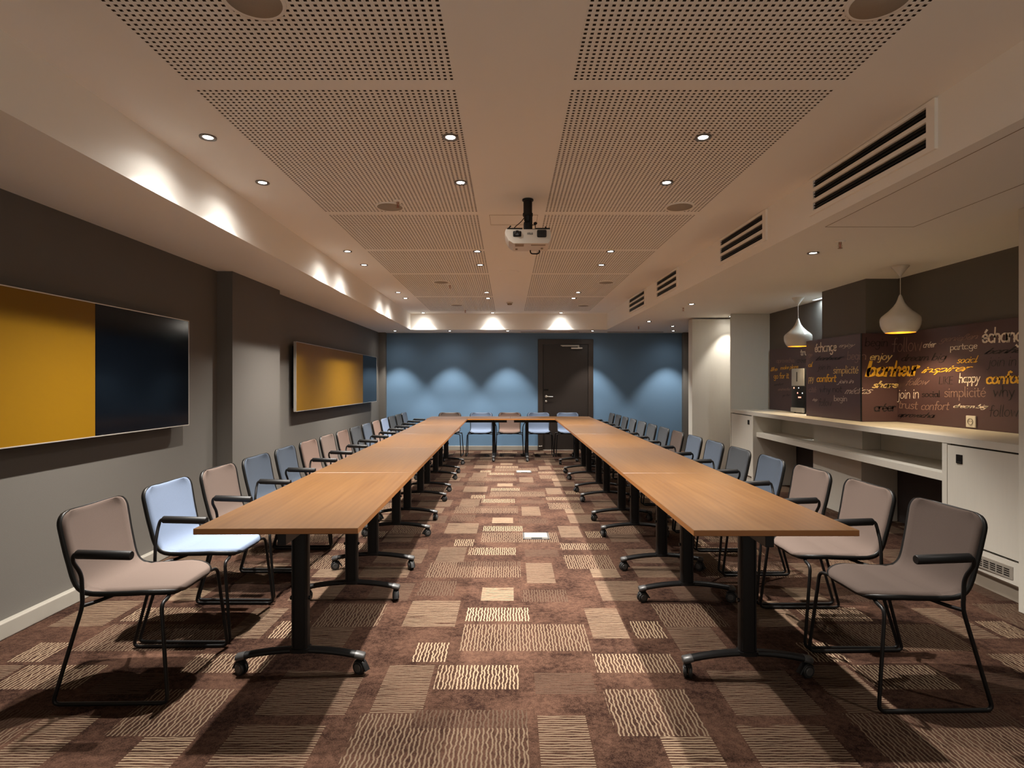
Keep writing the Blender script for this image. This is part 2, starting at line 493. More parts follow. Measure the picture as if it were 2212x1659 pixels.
def perforated(x0, x1, y0, y1):
    nx = int(round((x1 - x0) / PITCH)); ny = int(round((y1 - y0) / PITCH))
    px, py = (x1 - x0) / nx, (y1 - y0) / ny
    h = HOLE / 2
    D = 0.005
    # per cell: 4 outer corners, 4 hole corners, 4 deep corners
    ox = np.array([-px / 2, px / 2, px / 2, -px / 2, -h, h, h, -h, -h, h, h, -h])
    oy = np.array([-py / 2, -py / 2, py / 2, py / 2, -h, -h, h, h, -h, -h, h, h])
    oz = np.array([0, 0, 0, 0, 0, 0, 0, 0, D, D, D, D])
    I, J = np.meshgrid(np.arange(nx), np.arange(ny))
    cx = (x0 + (I + 0.5) * px).ravel()[:, None]; cy = (y0 + (J + 0.5) * py).ravel()[:, None]
    X = cx + ox; Y = cy + oy; Z = np.broadcast_to(ZC + oz, X.shape)
    X = X - SH * Y
    co = np.stack([X, Y, Z], -1).reshape(-1, 3)
    fc = np.array([(0, 4, 5, 1), (1, 5, 6, 2), (2, 6, 7, 3), (3, 7, 4, 0), (4, 8, 9, 5), (5, 9, 10, 6), (6, 10, 11, 7), (7, 11, 8, 4)])
    q = (np.arange(nx * ny)[:, None, None] * 12 + fc[None]).reshape(-1, 4)
    o = bpy.data.objects.new('perforated_panel', quick_mesh('perforated_panel', co, q, [M_ceil, M_fleece_shade]))
    o.data.polygons.foreach_set('material_index', np.tile(np.array([0, 0, 0, 0, 1, 1, 1, 1], np.int32), nx * ny))  # hole sides coloured dark, painting in the shade of the recesses
    COL.objects.link(o); o.parent = ceiling
    fl = MB().add([(sx(x0, y0), y0, ZC + D + 0.001), (sx(x1, y0), y0, ZC + D + 0.001), (sx(x1, y1), y1, ZC + D + 0.001), (sx(x0, y1), y1, ZC + D + 0.001)], [(0, 1, 2, 3)])
    fl.build('panel_fleece', M_fleece_shade, o)
for xa, xb in PX:
    for ya, yb_ in PY:
        perforated(xa, xb, ya, yb_)
# slab above everything so that no light leaks in
struct(MB().box(-2.8, 4.2, YF, YB + 0.1, ZC + 0.12, ZC + 0.2).build('ceiling_slab', M_ceil))

# baseboards
def base(name, x0, x1, y0, y1): struct(MB().rbox(x0, x1, y0, y1, 0, 0.088, 0.006).build(name, M_skirt))
base('baseboard_left', XL - 0.005, XL + 0.038, YF, 5.09)
base('baseboard_left.001', XLF - 0.005, XLF + 0.02, 6.12, 11.13)
base('baseboard_left.002', XL, XCOL + 0.018, 5.068, 6.142)
base('baseboard_back', -2.485, 0.515, YB - 0.018, YB + 0.005)
base('baseboard_back.001', 1.608, 3.365, YB - 0.018, YB + 0.005)

# door in the blue wall
d = bpy.data.objects.new('door_1', None); COL.objects.link(d); d.location = (1.0615, YB, 0); struct(d)
fr = MB()
fr.rbox(-0.547, -0.447, -0.03, 0.06, 0, 2.2, 0.006).rbox(0.447, 0.547, -0.03, 0.06, 0, 2.2, 0.006).rbox(-0.547, 0.547, -0.032, 0.06, 2.10, 2.2, 0.006)
fr.build('door_frame', M_dframe, d)
MB().rbox(-0.445, 0.445, 0.0, 0.045, 0.012, 2.098, 0.004).box(-0.42, -0.41, -0.004, 0.0, 0.05, 2.07).box(0.41, 0.42, -0.004, 0.0, 0.05, 2.07).build('door_leaf', M_door, d)
MB().box(-0.44, 0.44, -0.01, 0.06, 0.0, 0.012).build('door_threshold', M_alu, d)
hd = MB()
Mh = Matrix.Translation((-0.385, -0.006, 1.065)) @ Matrix.Rotation(PI / 2, 4, 'X')
hd.lathe([(0.027, 0), (0.027, 0.010), (0.02, 0.014)], seg=20, M=Mh)
hd.tube(bend([(-0.385, -0.006, 1.065), (-0.385, -0.055, 1.065), (-0.255, -0.058, 1.062)], 0.02), 0.009)
hd.build('door_handle', M_steel, d)
MB().lathe([(0.025, 0), (0.025, 0.009), (0.012, 0.012)], seg=20, M=Matrix.Translation((-0.385, -0.004, 0.968)) @ Matrix.Rotation(PI / 2, 4, 'X')).build('door_lock', M_steel, d)
MB().rbox(-0.43, -0.34, -0.012, 0, 1.18, 1.215, 0.003).build('lock_plate', M_black, d)
dc = MB()
dc.rbox(0.10, 0.33, -0.055, -0.004, 2.005, 2.035, 0.006).rbox(-0.10, 0.27, -0.03, -0.016, 2.066, 2.084, 0.004)
dc.lathe([(0.02, 0), (0.02, 0.03)], c=(0.255, -0.03, 2.035), seg=16).tube([(0.255, -0.04, 2.058), (-0.07, -0.04, 2.058)], 0.007)
dc.build('door_closer', M_steel, d)
ds = thing('door_stop', 'small steel door stop low on the dark door frame', 'door stop', (0.56, YB - 0.031, 0.085))
MB().tube([(-0.03, -0.03, 0), (0.03, -0.03, 0)], 0.008).tube([(0.03, 0, 0.006), (0.03, -0.05, 0.006)], 0.012).build('stop_pin', M_steel, ds)

# slim linear air slots in the border ceiling near the blue wall
for i, (xa, xb, lb) in enumerate(((0.17, 1.30, 'long thin dark air slot in the ceiling border above the door'), (1.853, 2.94, 'long thin dark air slot in the ceiling border right of the door'))):
    o = MB().rbox(xa, xb, 11.0, 11.04, ZS - 0.004, ZS + 0.01, 0.002).build('linear_diffuser', M_whiteg)
    tag(o, lb, 'air vent', 'linear air slots')

# ------------------------------------------------------------------ recessed downlights
DL_PROTO = None
def spot(parent, power, size=76, blend=0.55, col=LAMP, z=-0.004, soft=0.022, spill=True):
    l = bpy.data.lights.new('lamp_beam', 'SPOT')
    l.energy = power; l.color = col; l.spot_size = math.radians(size); l.spot_blend = blend; l.shadow_soft_size = soft
    o = bpy.data.objects.new('lamp_beam', l); COL.objects.link(o); o.parent = parent; o.location = (0, 0, z)
    if not spill: return o
    l2 = bpy.data.lights.new('lamp_spill', 'SPOT')
    l2.energy = power * SPILL; l2.color = col; l2.spot_size = math.radians(150); l2.spot_blend = 1.0; l2.shadow_soft_size = 0.03
    o2 = bpy.data.objects.new('lamp_spill', l2); COL.objects.link(o2); o2.parent = parent; o2.location = (0, 0, z)
    return o
dl_ring = MB().lathe([(0.025, -0.001), (0.028, -0.004), (0.042, -0.006), (0.0425, -0.002), (0.0425, 0.004)], seg=28, close=False).mesh('trim_ring', mat('lamp_ring_steel', (0.20, 0.185, 0.17, 1), 0.35, metal=0.8))
dl_lens = MB().lathe([(0.0005, -0.0035), (0.018, -0.003), (0.025, -0.0015), (0.025, 0.003)], seg=24, close=False).mesh('lamp_lens', M_lamp)
def downlight(x, y, z, power, label, group, size=76, blend=0.55):
    t = thing('downlight', label, 'ceiling light', (x, y, z), 0, group)
    for nm, me in (('trim_ring', dl_ring), ('lamp_lens', dl_lens)):
        o = bpy.data.objects.new(nm, me); COL.objects.link(o); o.parent = t
    spot(t, power, size, blend, z=-0.006)
    return t
YM = (3.003, 3.678, 5.587, 6.22, 8.09, 8.64)
for nm, xs_ in (('along the plain strip by the left bulkhead', (-1.61, -1.618, -1.62, -1.623, -1.625, -1.622)),
                ('at the inner edge of the left perforated panels', (-0.326, -0.333, -0.342, -0.35, -0.362, -0.366)),
                ('in the right perforated panels', (1.012, 1.003, 0.971, 0.98, 0.945, 0.938))):
    for k in range(6):
        downlight(xs_[k], YM[k], ZC - 0.001, P_MAIN, 'lit recessed downlight, %s from the camera %s' % (ORD[k], nm), 'main ceiling downlights', 106, 1.0)
for k, (x, w) in enumerate(((-1.63, 'left'), (-0.357, 'middle'), (0.901, 'right'))):
    downlight(x, 10.41, ZC - 0.001, P_BACK * 1.0, 'lit recessed downlight at the far edge of the main ceiling, %s of three' % w, 'far edge downlights', 100, 1.0)
for x, w in ((-2.22, 'above the chairs in the left back corner'), (-1.18, 'between its left corner and its middle'), (-0.083, 'above the middle of the blue wall'),
             (1.525, 'above the right jamb of the door'), (3.06, 'near the right end of the blue wall')):
    downlight(x, 10.76, ZS - 0.001, P_BACK, 'lit downlight washing the blue wall, ' + w, 'blue wall downlights', 74, 0.5)
for x, y, p, w in ((2.32, 4.37, P_SIDE, 'by the nearest sprinkler head'), (2.27, 7.17, P_SIDE, 'beside the third wall vent'), (2.21, 9.15, P_SIDE, 'farthest along the vent side'),
                   (2.81, 9.92, P_SIDE * 0.6, 'in front of the white partition edge'), (3.27, 8.46, P_SIDE * 0.55, 'lighting the white partition'), (2.35, 1.57, P_SIDE * 0.5, 'added out of view over the nearest right-hand chair')):  # the last one is an added, unseen lamp that lights the near right chairs
    downlight(x, y, ZS - 0.001, p, 'lit downlight in the right border, ' + w, 'right border downlights')

# ------------------------------------------------------------------ ceiling speakers, sprinklers, detectors
sp_ring = MB().lathe([(0.092, -0.006), (0.103, -0.008), (0.105, -0.003), (0.105, 0.003)], seg=40, close=False).mesh('speaker_rim', M_ceil)
sp_mesh = MB().lathe([(0.0005, -0.006), (0.092, -0.006), (0.093, 0.002)], seg=40, close=False).mesh('speaker_grille', M_spk)
for x, ys_, side in ((-0.90, (1.927, 4.178, 7.27, 9.40), 'left'), (1.235, (1.933, 4.18, 7.29, 9.46), 'right')):
    for k, y in enumerate(ys_):
        xx = x + (-0.003 if side == 'left' else -0.0085) * (y - 4.2)
        if k == 0: xx += (0.015 if side == 'left' else 0.0)
        t = thing('ceiling_speaker', 'round beige ceiling speaker in the %s perforated panels, %s from the camera' % (side, ORD[k]), 'speaker', (xx, y, ZC - 0.001), 0, 'round ceiling speakers')
        for nm, me in (('speaker_rim', sp_ring), ('speaker_grille', sp_mesh)):
            o = bpy.data.objects.new(nm, me); COL.objects.link(o); o.parent = t
def sprinkler(x, y, z, label):
    t = thing('sprinkler', label, 'sprinkler', (x, y, z), 0, 'ceiling sprinklers')
    MB().lathe([(0.034, 0.0), (0.034, -0.004), (0.014, -0.008)], seg=24).build('escutcheon', M_ceil, t)
    b = MB().lathe([(0.010, -0.006), (0.010, -0.022), (0.007, -0.024)], seg=12)
    b.tube(bend([(-0.006, 0, -0.02), (-0.013, 0, -0.032), (-0.004, 0, -0.05)], 0.008), 0.0022, 6).tube(bend([(0.006, 0, -0.02), (0.013, 0, -0.032), (0.004, 0, -0.05)], 0.008), 0.0022, 6)
    b.lathe([(0.015, -0.050), (0.016, -0.052), (0.004, -0.053)], seg=14)
    b.build('sprinkler_head', M_brass, t)
    MB().lathe([(0.003, -0.024), (0.0035, -0.035), (0.003, -0.05)], seg=8).build('glass_bulb', M_red, t)
for x, y, z, w in ((-0.815, 4.05, ZC, 'copper sprinkler head beside the second speaker of the left panels'), (-0.815, 7.45, ZC, 'copper sprinkler head beside the third speaker of the left panels'),
                   (-0.82, 9.97, ZC, 'copper sprinkler head near the far end of the left perforated panels'), (2.32, 4.01, ZS, 'white-plated sprinkler head in the low right ceiling nearest the camera'),
                   (2.25, 7.45, ZS, 'sprinkler head in the low right ceiling between two downlights'), (2.21, 9.9, ZS, 'sprinkler head in the low right ceiling close to the blue wall')):
    sprinkler(x, y, z - 0.001, w)
tag(MB().lathe([(0.0005, -0.004), (0.108, -0.005), (0.115, -0.004), (0.116, 0.002)], seg=40, close=False).build('access_disc', M_ceil, None, (-0.032, 6.612, ZC - 0.001)), 'flat round white access disc in the central ceiling strip', 'ceiling disc')
t = thing('smoke_detector', 'small white smoke detector on the central ceiling strip', 'smoke detector', (-0.037, 9.09, ZC - 0.001))
MB().lathe([(0.052, 0), (0.052, -0.012), (0.045, -0.018)], seg=28).build('detector_base', M_proj, t)
MB().lathe([(0.036, -0.018), (0.038, -0.034), (0.028, -0.042), (0.003, -0.043)], seg=24).build('sensor_cap', M_projd, t)
def hatch(x0, x1, y0, y1, z, label):
    m = MB(); w = 0.0022
    m.box(x0, x1, y0, y0 + w, z - 0.002, z - 0.0003).box(x0, x1, y1 - w, y1, z - 0.002, z - 0.0003).box(x0, x0 + w, y0, y1, z - 0.002, z - 0.0003).box(x1 - w, x1, y0, y1, z - 0.002, z - 0.0003)
    tag(m.build('access_hatch', M_projd), label, 'access hatch', 'ceiling access hatches')
hatch(-0.175, 0.20, 4.385, 4.66, ZC, 'flush rectangular ceiling hatch outlined behind the projector mount')
hatch(2.015, 2.585, 1.2, 3.65, ZS, 'large flush hatch outlined in the low right ceiling under the biggest vent')

# ------------------------------------------------------------------ air vents on the right bulkhead
ANG = math.atan(0.0213)
for k, (ya, yb_, lb) in enumerate(((2.63, 3.58, 'white three-slot air vent nearest the camera on the right bulkhead'), (4.272, 5.087, 'three-slot air vent second from the camera on the right bulkhead'),
                                   (6.36, 7.153, 'three-slot air vent third from the camera on the right bulkhead'), (7.78, 8.68, 'three-slot air vent farthest down the right bulkhead'))):
    yc = (ya + yb_) / 2; hl = (yb_ - ya) / 2
    t = thing('air_vent', lb, 'air vent', (fasR(yc), yc, 0), ANG, 'wall vents on the right bulkhead')
    m = MB()                                   # local: x = -out of the bulkhead, y along it
    F, T = -0.016, 0.0
    m.box(F, T, -hl - 0.052, -hl, 2.384, 2.616).box(F, T, hl, hl + 0.052, 2.384, 2.616)
    m.box(F, T, -hl, hl, 2.384, 2.408).box(F, T, -hl, hl, 2.597, 2.616)
    m.box(F, T, -hl, hl, 2.456, 2.479).box(F, T, -hl, hl, 2.528, 2.549)
    m.build('vent_frame', M_ceil, t)
    MB().box(-0.002, 0.0005, -hl, hl, 2.40, 2.60).build('vent_duct', M_black, t)
    lv = MB()
    for z in (2.42, 2.436, 2.492, 2.509, 2.561, 2.578):
        lv.box(-0.011, -0.003, -hl, hl, z, z + 0.0035)
    lv.build('vent_louvers', M_black, t)

# ------------------------------------------------------------------ projector
t = thing('projector', 'white ceiling projector hanging upside down from a black mount', 'projector', (0.112, 4.02, ZC))
mt = MB().lathe([(0.040, -0.001), (0.040, -0.010), (0.034, -0.014)], seg=24).lathe([(0.031, -0.01), (0.031, -0.105)], seg=20).lathe([(0.036, -0.10), (0.036, -0.118)], seg=20)
mt.lathe([(0.029, -0.118), (0.027, -0.15), (0.016, -0.165)], seg=16).rbox(-0.03, 0.022, -0.03, 0.03, -0.235, -0.16, 0.012)
mt.rbox(0.016, 0.032, -0.02, 0.02, -0.23, -0.11, 0.004)
mt.box(-0.05, 0.05, -0.04, 0.06, -0.236, -0.228).box(-0.145, -0.04, -0.11, -0.085, -0.24, -0.232).box(0.05, 0.15, -0.11, -0.09, -0.24, -0.232)
mt.tube([(-0.14, -0.1, -0.238), (-0.12, -0.1, -0.215)], 0.005).tube([(0.12, -0.1, -0.238), (0.12, -0.1, -0.222)], 0.005)
mt.build('ceiling_mount', M_black, t)
MB().tube(bend([(0.03, -0.03, -0.19), (0.052, -0.035, -0.19), (0.052, -0.035, -0.235)], 0.006), 0.003).lathe([(0.004, -0.01), (0.013, -0.004), (0.013, 0.004), (0.004, 0.01)], c=(0.052, -0.035, -0.18), seg=12).tube([(0.02, -0.03, -0.222), (0.055, -0.035, -0.222)], 0.005).build('mount_knob', M_black, t)
MB().tube(bend([(-0.025, 0, -0.13), (-0.05, -0.03, -0.17), (-0.09, -0.06, -0.21), (-0.11, -0.06, -0.242)], 0.03), 0.003).build('power_cable', M_black, t)
# body: wide box, bottom edge rounded and narrower
body = MB()
sec = []
for a, b in ((-0.155, -0.243), (0.150, -0.243), (0.158, -0.27), (0.155, -0.325), (0.142, -0.345), (-0.105, -0.345), (-0.135, -0.325), (-0.158, -0.285), (-0.162, -0.262)):
    sec.append((a, b))
def ring(y, sx_, sz, dz=0.0): return [Vector((x * sx_, y, (z + 0.294) * sz - 0.294 + dz)) for x, z in sec]
rings = [ring(-0.125, 0.965, 0.93), ring(-0.118, 0.99, 0.98), ring(-0.10, 1, 1), ring(0.08, 1, 1), ring(0.10, 0.98, 0.97)]
n = len(sec)
vs = [p for r in rings for p in r]
body.add(vs, [(i * n + k, i * n + (k + 1) % n, (i + 1) * n + (k + 1) % n, (i + 1) * n + k) for i in range(len(rings) - 1) for k in range(n)] + [tuple(range(n)), tuple(range(len(vs) - n, len(vs)))], 0)
pb = body.build('projector_body', M_proj, t)
MB().rbox(-0.105, -0.048, -0.132, -0.12, -0.297, -0.258, 0.006).build('lens_recess', M_black, t)
Ml = Matrix.Translation((-0.076, -0.1335, -0.274)) @ Matrix.Rotation(PI / 2, 4, 'X')
MB().lathe([(0.0135, 0.0), (0.018, 0.0), (0.018, 0.006), (0.0135, 0.006)], seg=28, M=Ml, close=False).build('lens_ring', M_capg, t)
MB().lathe([(0.0005, 0.003), (0.0135, 0.001)], seg=24, M=Ml, close=False).build('lens_glass', M_lens, t)
g = MB().rbox(0.060, 0.125, -0.131, -0.12, -0.301, -0.250, 0.008)
g.build('exhaust_recess', M_black, t)
g = MB()
for x in (0.068, 0.081, 0.094, 0.107, 0.118): g.box(x, x + 0.0022, -0.134, -0.130, -0.298, -0.252)
for z in (-0.259, -0.268, -0.277, -0.286, -0.294): g.box(0.062, 0.123, -0.134, -0.130, z, z + 0.0022)
g.build('exhaust_grille', M_capg, t)
g = MB().box(-0.10, -0.03, -0.1215, -0.118, -0.3105, -0.3085).box(-0.09, -0.03, -0.11, -0.05, -0.3465, -0.345).box(0.02, 0.12, -0.1, -0.075, -0.3465, -0.345)
g.build('body_groove', M_projd, t)
for x, y in ((-0.08, 0.02), (0.10, 0.0)): MB().lathe([(0.008, 0.0), (0.008, -0.008)], c=(x, y, -0.345), seg=12).build('rubber_foot', M_projd, t)
MB().tube(bend([(0.02, 0.07, -0.33), (0.02, 0.06, -0.372), (0.085, 0.06, -0.372), (0.085, 0.07, -0.33)], 0.03), 0.005).build('signal_cable', M_black, t)
MB().box(-0.135, -0.118, -0.1222, -0.12, -0.2655, -0.263).box(-0.133, -0.118, -0.1222, -0.12, -0.283, -0.281).add([(-0.128, -0.1225, -0.283), (-0.119, -0.1225, -0.283), (-0.122, -0.1225, -0.289)], [(0, 1, 2)]).build('indicator_marks', M_ink, t)

# ------------------------------------------------------------------ stroke lettering
def arc(cx, cy, rx, ry, a0, a1, n=9):
    return [(cx + rx * math.cos(math.radians(a0 + (a1 - a0) * i / n)), cy + ry * math.sin(math.radians(a0 + (a1 - a0) * i / n))) for i in range(n + 1)]
G = {}
G['a'] = (0.86, [arc(.38, .5, .32, .48, 50, 410, 14), [(.68, .98), (.68, .3), (.74, .03), (.86, .06)]])
G['b'] = (0.80, [[(.10, 1.75), (.10, .02)], arc(.40, .5, .31, .48, 170, -170, 14)])
G['c'] = (0.68, [arc(.40, .5, .33, .48, 48, 312, 12)])
G['d'] = (0.86, [arc(.38, .5, .32, .48, 50, 410, 14), [(.70, 1.75), (.70, .25), (.76, .02), (.86, .06)]])
G['e'] = (0.74, [[(.09, .50), (.66, .56)] + arc(.39, .5, .31, .48, 10, 318, 14)])
G['f'] = (0.56, [[(.60, 1.60), (.48, 1.74), (.33, 1.64), (.29, 1.2), (.27, -.02)], [(.04, .95), (.56, .98)]])
G['g'] = (0.82, [arc(.38, .52, .31, .46, 50, 410, 14), [(.69, .98), (.69, -.15), (.58, -.52), (.32, -.60), (.12, -.42)]])
G['h'] = (0.80, [[(.10, 1.75), (.10, 0)], [(.10, .62), (.26, .92), (.46, .98), (.62, .82), (.66, .5), (.66, 0)]])
G['i'] = (0.32, [[(.14, .98), (.14, .15), (.22, .0)], [(.14, 1.32), (.16, 1.46)]])
G['j'] = (0.36, [[(.22, .98), (.20, -.25), (.08, -.56), (-.14, -.52)], [(.23, 1.32), (.25, 1.46)]])
G['k'] = (0.74, [[(.10, 1.75), (.10, 0)], [(.60, .98), (.12, .46), (.66, 0)]])
G['l'] = (0.32, [[(.13, 1.75), (.12, .2), (.24, .0)]])
G['m'] = (1.16, [[(.09, .98), (.09, 0)], [(.09, .62), (.22, .92), (.40, .96), (.52, .75), (.54, 0)], [(.54, .62), (.68, .92), (.86, .96), (.99, .75), (1.01, 0)]])
G['n'] = (0.78, [[(.09, .98), (.09, 0)], [(.09, .60), (.24, .90), (.44, .98), (.60, .82), (.65, .5), (.66, 0)]])
G['o'] = (0.80, [arc(.39, .5, .32, .48, 80, 440, 16)])
G['p'] = (0.80, [[(.10, .98), (.10, -.62)], arc(.40, .5, .31, .48, 170, -170, 14)])
G['q'] = (0.80, [arc(.38, .5, .32, .48, 40, 400, 14), [(.69, .98), (.69, -.62)]])
G['r'] = (0.56, [[(.10, .98), (.10, 0)], [(.10, .58), (.24, .88), (.40, .98), (.54, .90)]])
G['s'] = (0.62, [[(.54, .84), (.38, .98), (.16, .90), (.14, .68), (.34, .52), (.52, .36), (.50, .12), (.30, 0), (.07, .12)]])
G['t'] = (0.52, [[(.24, 1.45), (.22, .25), (.32, .02), (.48, .06)], [(.02, .96), (.48, .99)]])
G['u'] = (0.80, [[(.09, .98), (.09, .4), (.18, .08), (.38, .0), (.58, .16), (.66, .5)], [(.66, .98), (.66, .2), (.74, .0)]])
G['v'] = (0.70, [[(.05, .98), (.33, 0), (.64, .98)]])
G['w'] = (1.02, [[(.05, .98), (.26, 0), (.50, .80), (.72, 0), (.97, .98)]])
G['y'] = (0.72, [[(.07, .98), (.35, .05)], [(.66, .98), (.36, .05), (.20, -.5), (.02, -.6)]])
G['ß'] = (0.78, [[(.10, -.3), (.12, 1.3), (.3, 1.7), (.54, 1.6), (.56, 1.25), (.36, .98), (.6, .7), (.66, .3), (.46, 0), (.26, .08)]])
G['é'] = (0.74, G['e'][1] + [[(.36, 1.22), (.56, 1.52)]])
G[' '] = (0.42, [])
G['L'] = (0.78, [[(.12, 1.7), (.12, 0), (.72, .02)]])
G['I'] = (0.36, [[(.16, 1.7), (.16, 0)]])
G['K'] = (0.90, [[(.12, 1.7), (.12, 0)], [(.78, 1.7), (.14, .8), (.82, 0)]])
G['E'] = (0.86, [[(.76, 1.68), (.12, 1.7), (.12, 0), (.78, 0)], [(.12, .9), (.66, .9)]])
G['P'] = (0.86, [[(.12, 0), (.12, 1.7), (.5, 1.7), (.76, 1.5), (.76, 1.0), (.5, .8), (.12, .8)]])
G['S'] = (0.86, [[(.74, 1.45), (.45, 1.7), (.14, 1.45), (.2, 1.05), (.6, .75), (.76, .4), (.45, 0), (.1, .25)]])
G['O'] = (1.00, [arc(.47, .85, .37, .84, 80, 440, 18)])
G['N'] = (0.95, [[(.12, 0), (.12, 1.7), (.78, 0), (.78, 1.7)]])
def smooth_line(p, sub=4):
    if len(p) < 3 or len(p) > 9: return [Vector(q) for q in p]
    P = [Vector(q) for q in p]; P = [P[0] * 2 - P[1]] + P + [P[-1] * 2 - P[-2]]
    out = []
    for i in range(1, len(P) - 2):
        a, b, c, e = P[i - 1], P[i], P[i + 1], P[i + 2]
        for k in range(sub):
            t = k / sub
            out.append(0.5 * ((2 * b) + (c - a) * t + (2 * a - 5 * b + 4 * c - e) * t * t + (3 * b - a - 3 * c + e) * t ** 3))
    out.append(P[-2])
    return out
SHARP = set('kvwyLIKEN')
def word_ribbons(text, wgt, slant):
    """ribbon quads of a word in letter units (x-height 1)"""
    polys = []; pen = 0.0
    script = slant >= 0.3
    for ch in text:
        adv, strokes = G[ch]
        for si, st in enumerate(strokes):
            pts = [Vector(p) for p in st] if ch in SHARP else smooth_line(st)
            if script and ch not in ' é' and si == len(strokes) - 1 and ch in 'aeuhnmlitcd' and len(st[-1]) == 2 and 0 <= st[-1][1] < .35:
                pts = pts + [Vector((adv + .05, .30))]           # joins the next letter
            pts = [Vector((p[0] + pen + slant * p[1], p[1])) for p in pts]
            n = len(pts); L = []; R = []
            for i, p in enumerate(pts):
                tg = pts[min(i + 1, n - 1)] - pts[max(i - 1, 0)]
                if tg.length < 1e-6: tg = Vector((1, 0))
                tg.normalize()
                if 0 < i < n - 1 and ch in SHARP:
                    a = (p - pts[i - 1]).normalized(); b = (pts[i + 1] - p).normalized()
                    k = 1 / max(0.45, math.sqrt(max(0.0, (1 + a.dot(b)) / 2)))
                else: k = 1
                w = wgt * 0.5 * k * (0.86 + 0.24 * math.sin(i * 1.7 + pen * 3))
                nn = Vector((-tg.y, tg.x)) * w
                e = tg * (wgt * 0.3) * (-1 if i == 0 else (1 if i == n - 1 else 0))
                L.append(p + nn + e); R.append(p - nn + e)
            for i in range(n - 1): polys.append((L[i], L[i + 1], R[i + 1], R[i]))
        pen += adv
    return polys, pen
# maker's name on the projector, upside down like the hanging body
pl, pw = word_ribbons('EPSON', 0.30, 0.0)
m = MB()
S_ = 0.038 / pw
for q in pl:
    m.add([(-0.008 + (pw - p.x) * S_, -0.1262, -0.276 + (1.7 - p.y) * S_ * 0.9 - 0.006) for p in q], [(0, 1, 2, 3)])
m.build('brand_lettering', M_ink, t)

# ------------------------------------------------------------------ right-hand niche: counter, cabinets, mural
def frontX(y): return 3.00 + 0.0312 * (y - 3.35)
ZT = 0.952
WX = XR
# near end panel
tag(MB().rbox(2.925, WX, 3.225, 3.275, 0, ZS - 0.002, 0.002).build('end_panel', M_white), 'tall narrow white end panel closing the counter nearest the camera', 'panel')
# tall white partitions at the far end
tag(MB().rbox(frontX(8.16) + 0.0, WX, 8.16, 8.19, 0, ZS - 0.002, 0.002).build('partition_panel', M_white), 'tall white partition panel at the far end of the counter', 'partition')
tag(MB().rbox(2.744, WX, 8.64, 8.82, 0, ZS - 0.022, 0.003).build('partition_wall', M_white), 'tall white partition behind the counter end, lit by a bright arc', 'partition')
# worktop (cut around the pier panel)
poly = [(frontX(3.28), 3.28), (frontX(8.158), 8.158), (3.688, 8.158), (3.688, 6.46), (3.352, 6.46), (3.352, 5.425), (3.688, 5.425), (3.688, 3.28)]
tag(MB().prism(poly[::-1], ZT - 0.048, ZT).build('worktop', M_white), 'long white laminate counter top running below the word mural', 'counter top')
# near cabinet with door, vent grille and plinth
def cabinet(name, y0, y1, label, near):
    t = thing(name, label, 'cabinet', (0, 0, 0), 0, 'white base cabinets under the counter')
    xa, xb = frontX(y0), frontX(y1)
    zt = ZT - 0.05
    m = MB()
    if near:
        m.prism([(xb + 0.002, y1), (xb + 0.002, y1 - 0.045), (WX - 0.02, y1 - 0.045), (WX - 0.02, y1)], 0.0, zt)
        m.prism([(xa + 0.03, y0), (xb + 0.03, y1 - 0.045), (WX - 0.02, y1 - 0.045), (WX - 0.02, y0)][::-1], 0.09, zt)
        m.prism([(xa + 0.004, y0), (xb + 0.004, y1 - 0.045), (xb + 0.03, y1 - 0.045), (xa + 0.03, y0)][::-1], 0.11, 0.245)
    else:
        m.prism([(xa + 0.002, y0), (xa + 0.002, y0 + 0.04), (WX - 0.02, y0 + 0.04), (WX - 0.02, y0)][::-1], 0.0, zt)
        m.prism([(xa + 0.03, y0 + 0.04), (xb + 0.03, y1), (WX - 0.02, y1), (WX - 0.02, y0 + 0.04)][::-1], 0.0, zt)
    m.build('cabinet_body', M_white, t)
    ya_, yb2 = (y0 + 0.004, y1 - 0.052) if near else (y0 + 0.045, y1 - 0.004)
    z0 = 0.26 if near else 0.1
    dr = MB().prism([(frontX(ya_) + 0.003, ya_), (frontX(yb2) + 0.003, yb2), (frontX(yb2) + 0.024, yb2), (frontX(ya_) + 0.024, ya_)][::-1], z0, zt - 0.010).build('cabinet_door', M_white, t)
    yl = yb2 - 0.11 if near else ya_ + 0.10
    lk = MB().rbox(frontX(yl) - 0.003, frontX(yl) + 0.004, yl - 0.026, yl + 0.026, zt - 0.125, zt - 0.065, 0.002).build('door_lock', M_black, dr)
    MB().box(frontX(yl) - 0.0045, frontX(yl) - 0.003, yl - 0.018, yl + 0.014, zt - 0.117, zt - 0.113).build('lock_mark', M_capg, lk)
    # dark reveal behind door
    MB().prism([(frontX(ya_) + 0.026, y0 + 0.001), (frontX(yb2) + 0.026, yb2 + 0.003), (frontX(yb2) + 0.031, yb2 + 0.003), (frontX(ya_) + 0.031, y0 + 0.001)][::-1], z0 - 0.012, zt - 0.001).build('door_gap', M_whiteg, t)
    if near:
        MB().prism([(xa + 0.035, y0), (xb + 0.035, y1 - 0.045), (xb + 0.05, y1 - 0.045), (xa + 0.05, y0)][::-1], 0.0, 0.09).build('plinth', M_plinth, t)
        gx = frontX(3.55) + 0.003
        gr = MB().rbox(gx - 0.006, gx + 0.003, 3.40, 3.72, 0.135, 0.215, 0.002).build('vent_grille', M_grill, t)
        sl = MB()
        for yy in np.arange(3.425, 3.69, 0.05):
            for zz in (0.15, 0.163, 0.176, 0.189): sl.box(gx - 0.0075, gx - 0.0055, yy, yy + 0.038, zz, zz + 0.006)
        sl.build('grille_slots', M_black, gr)
    return t
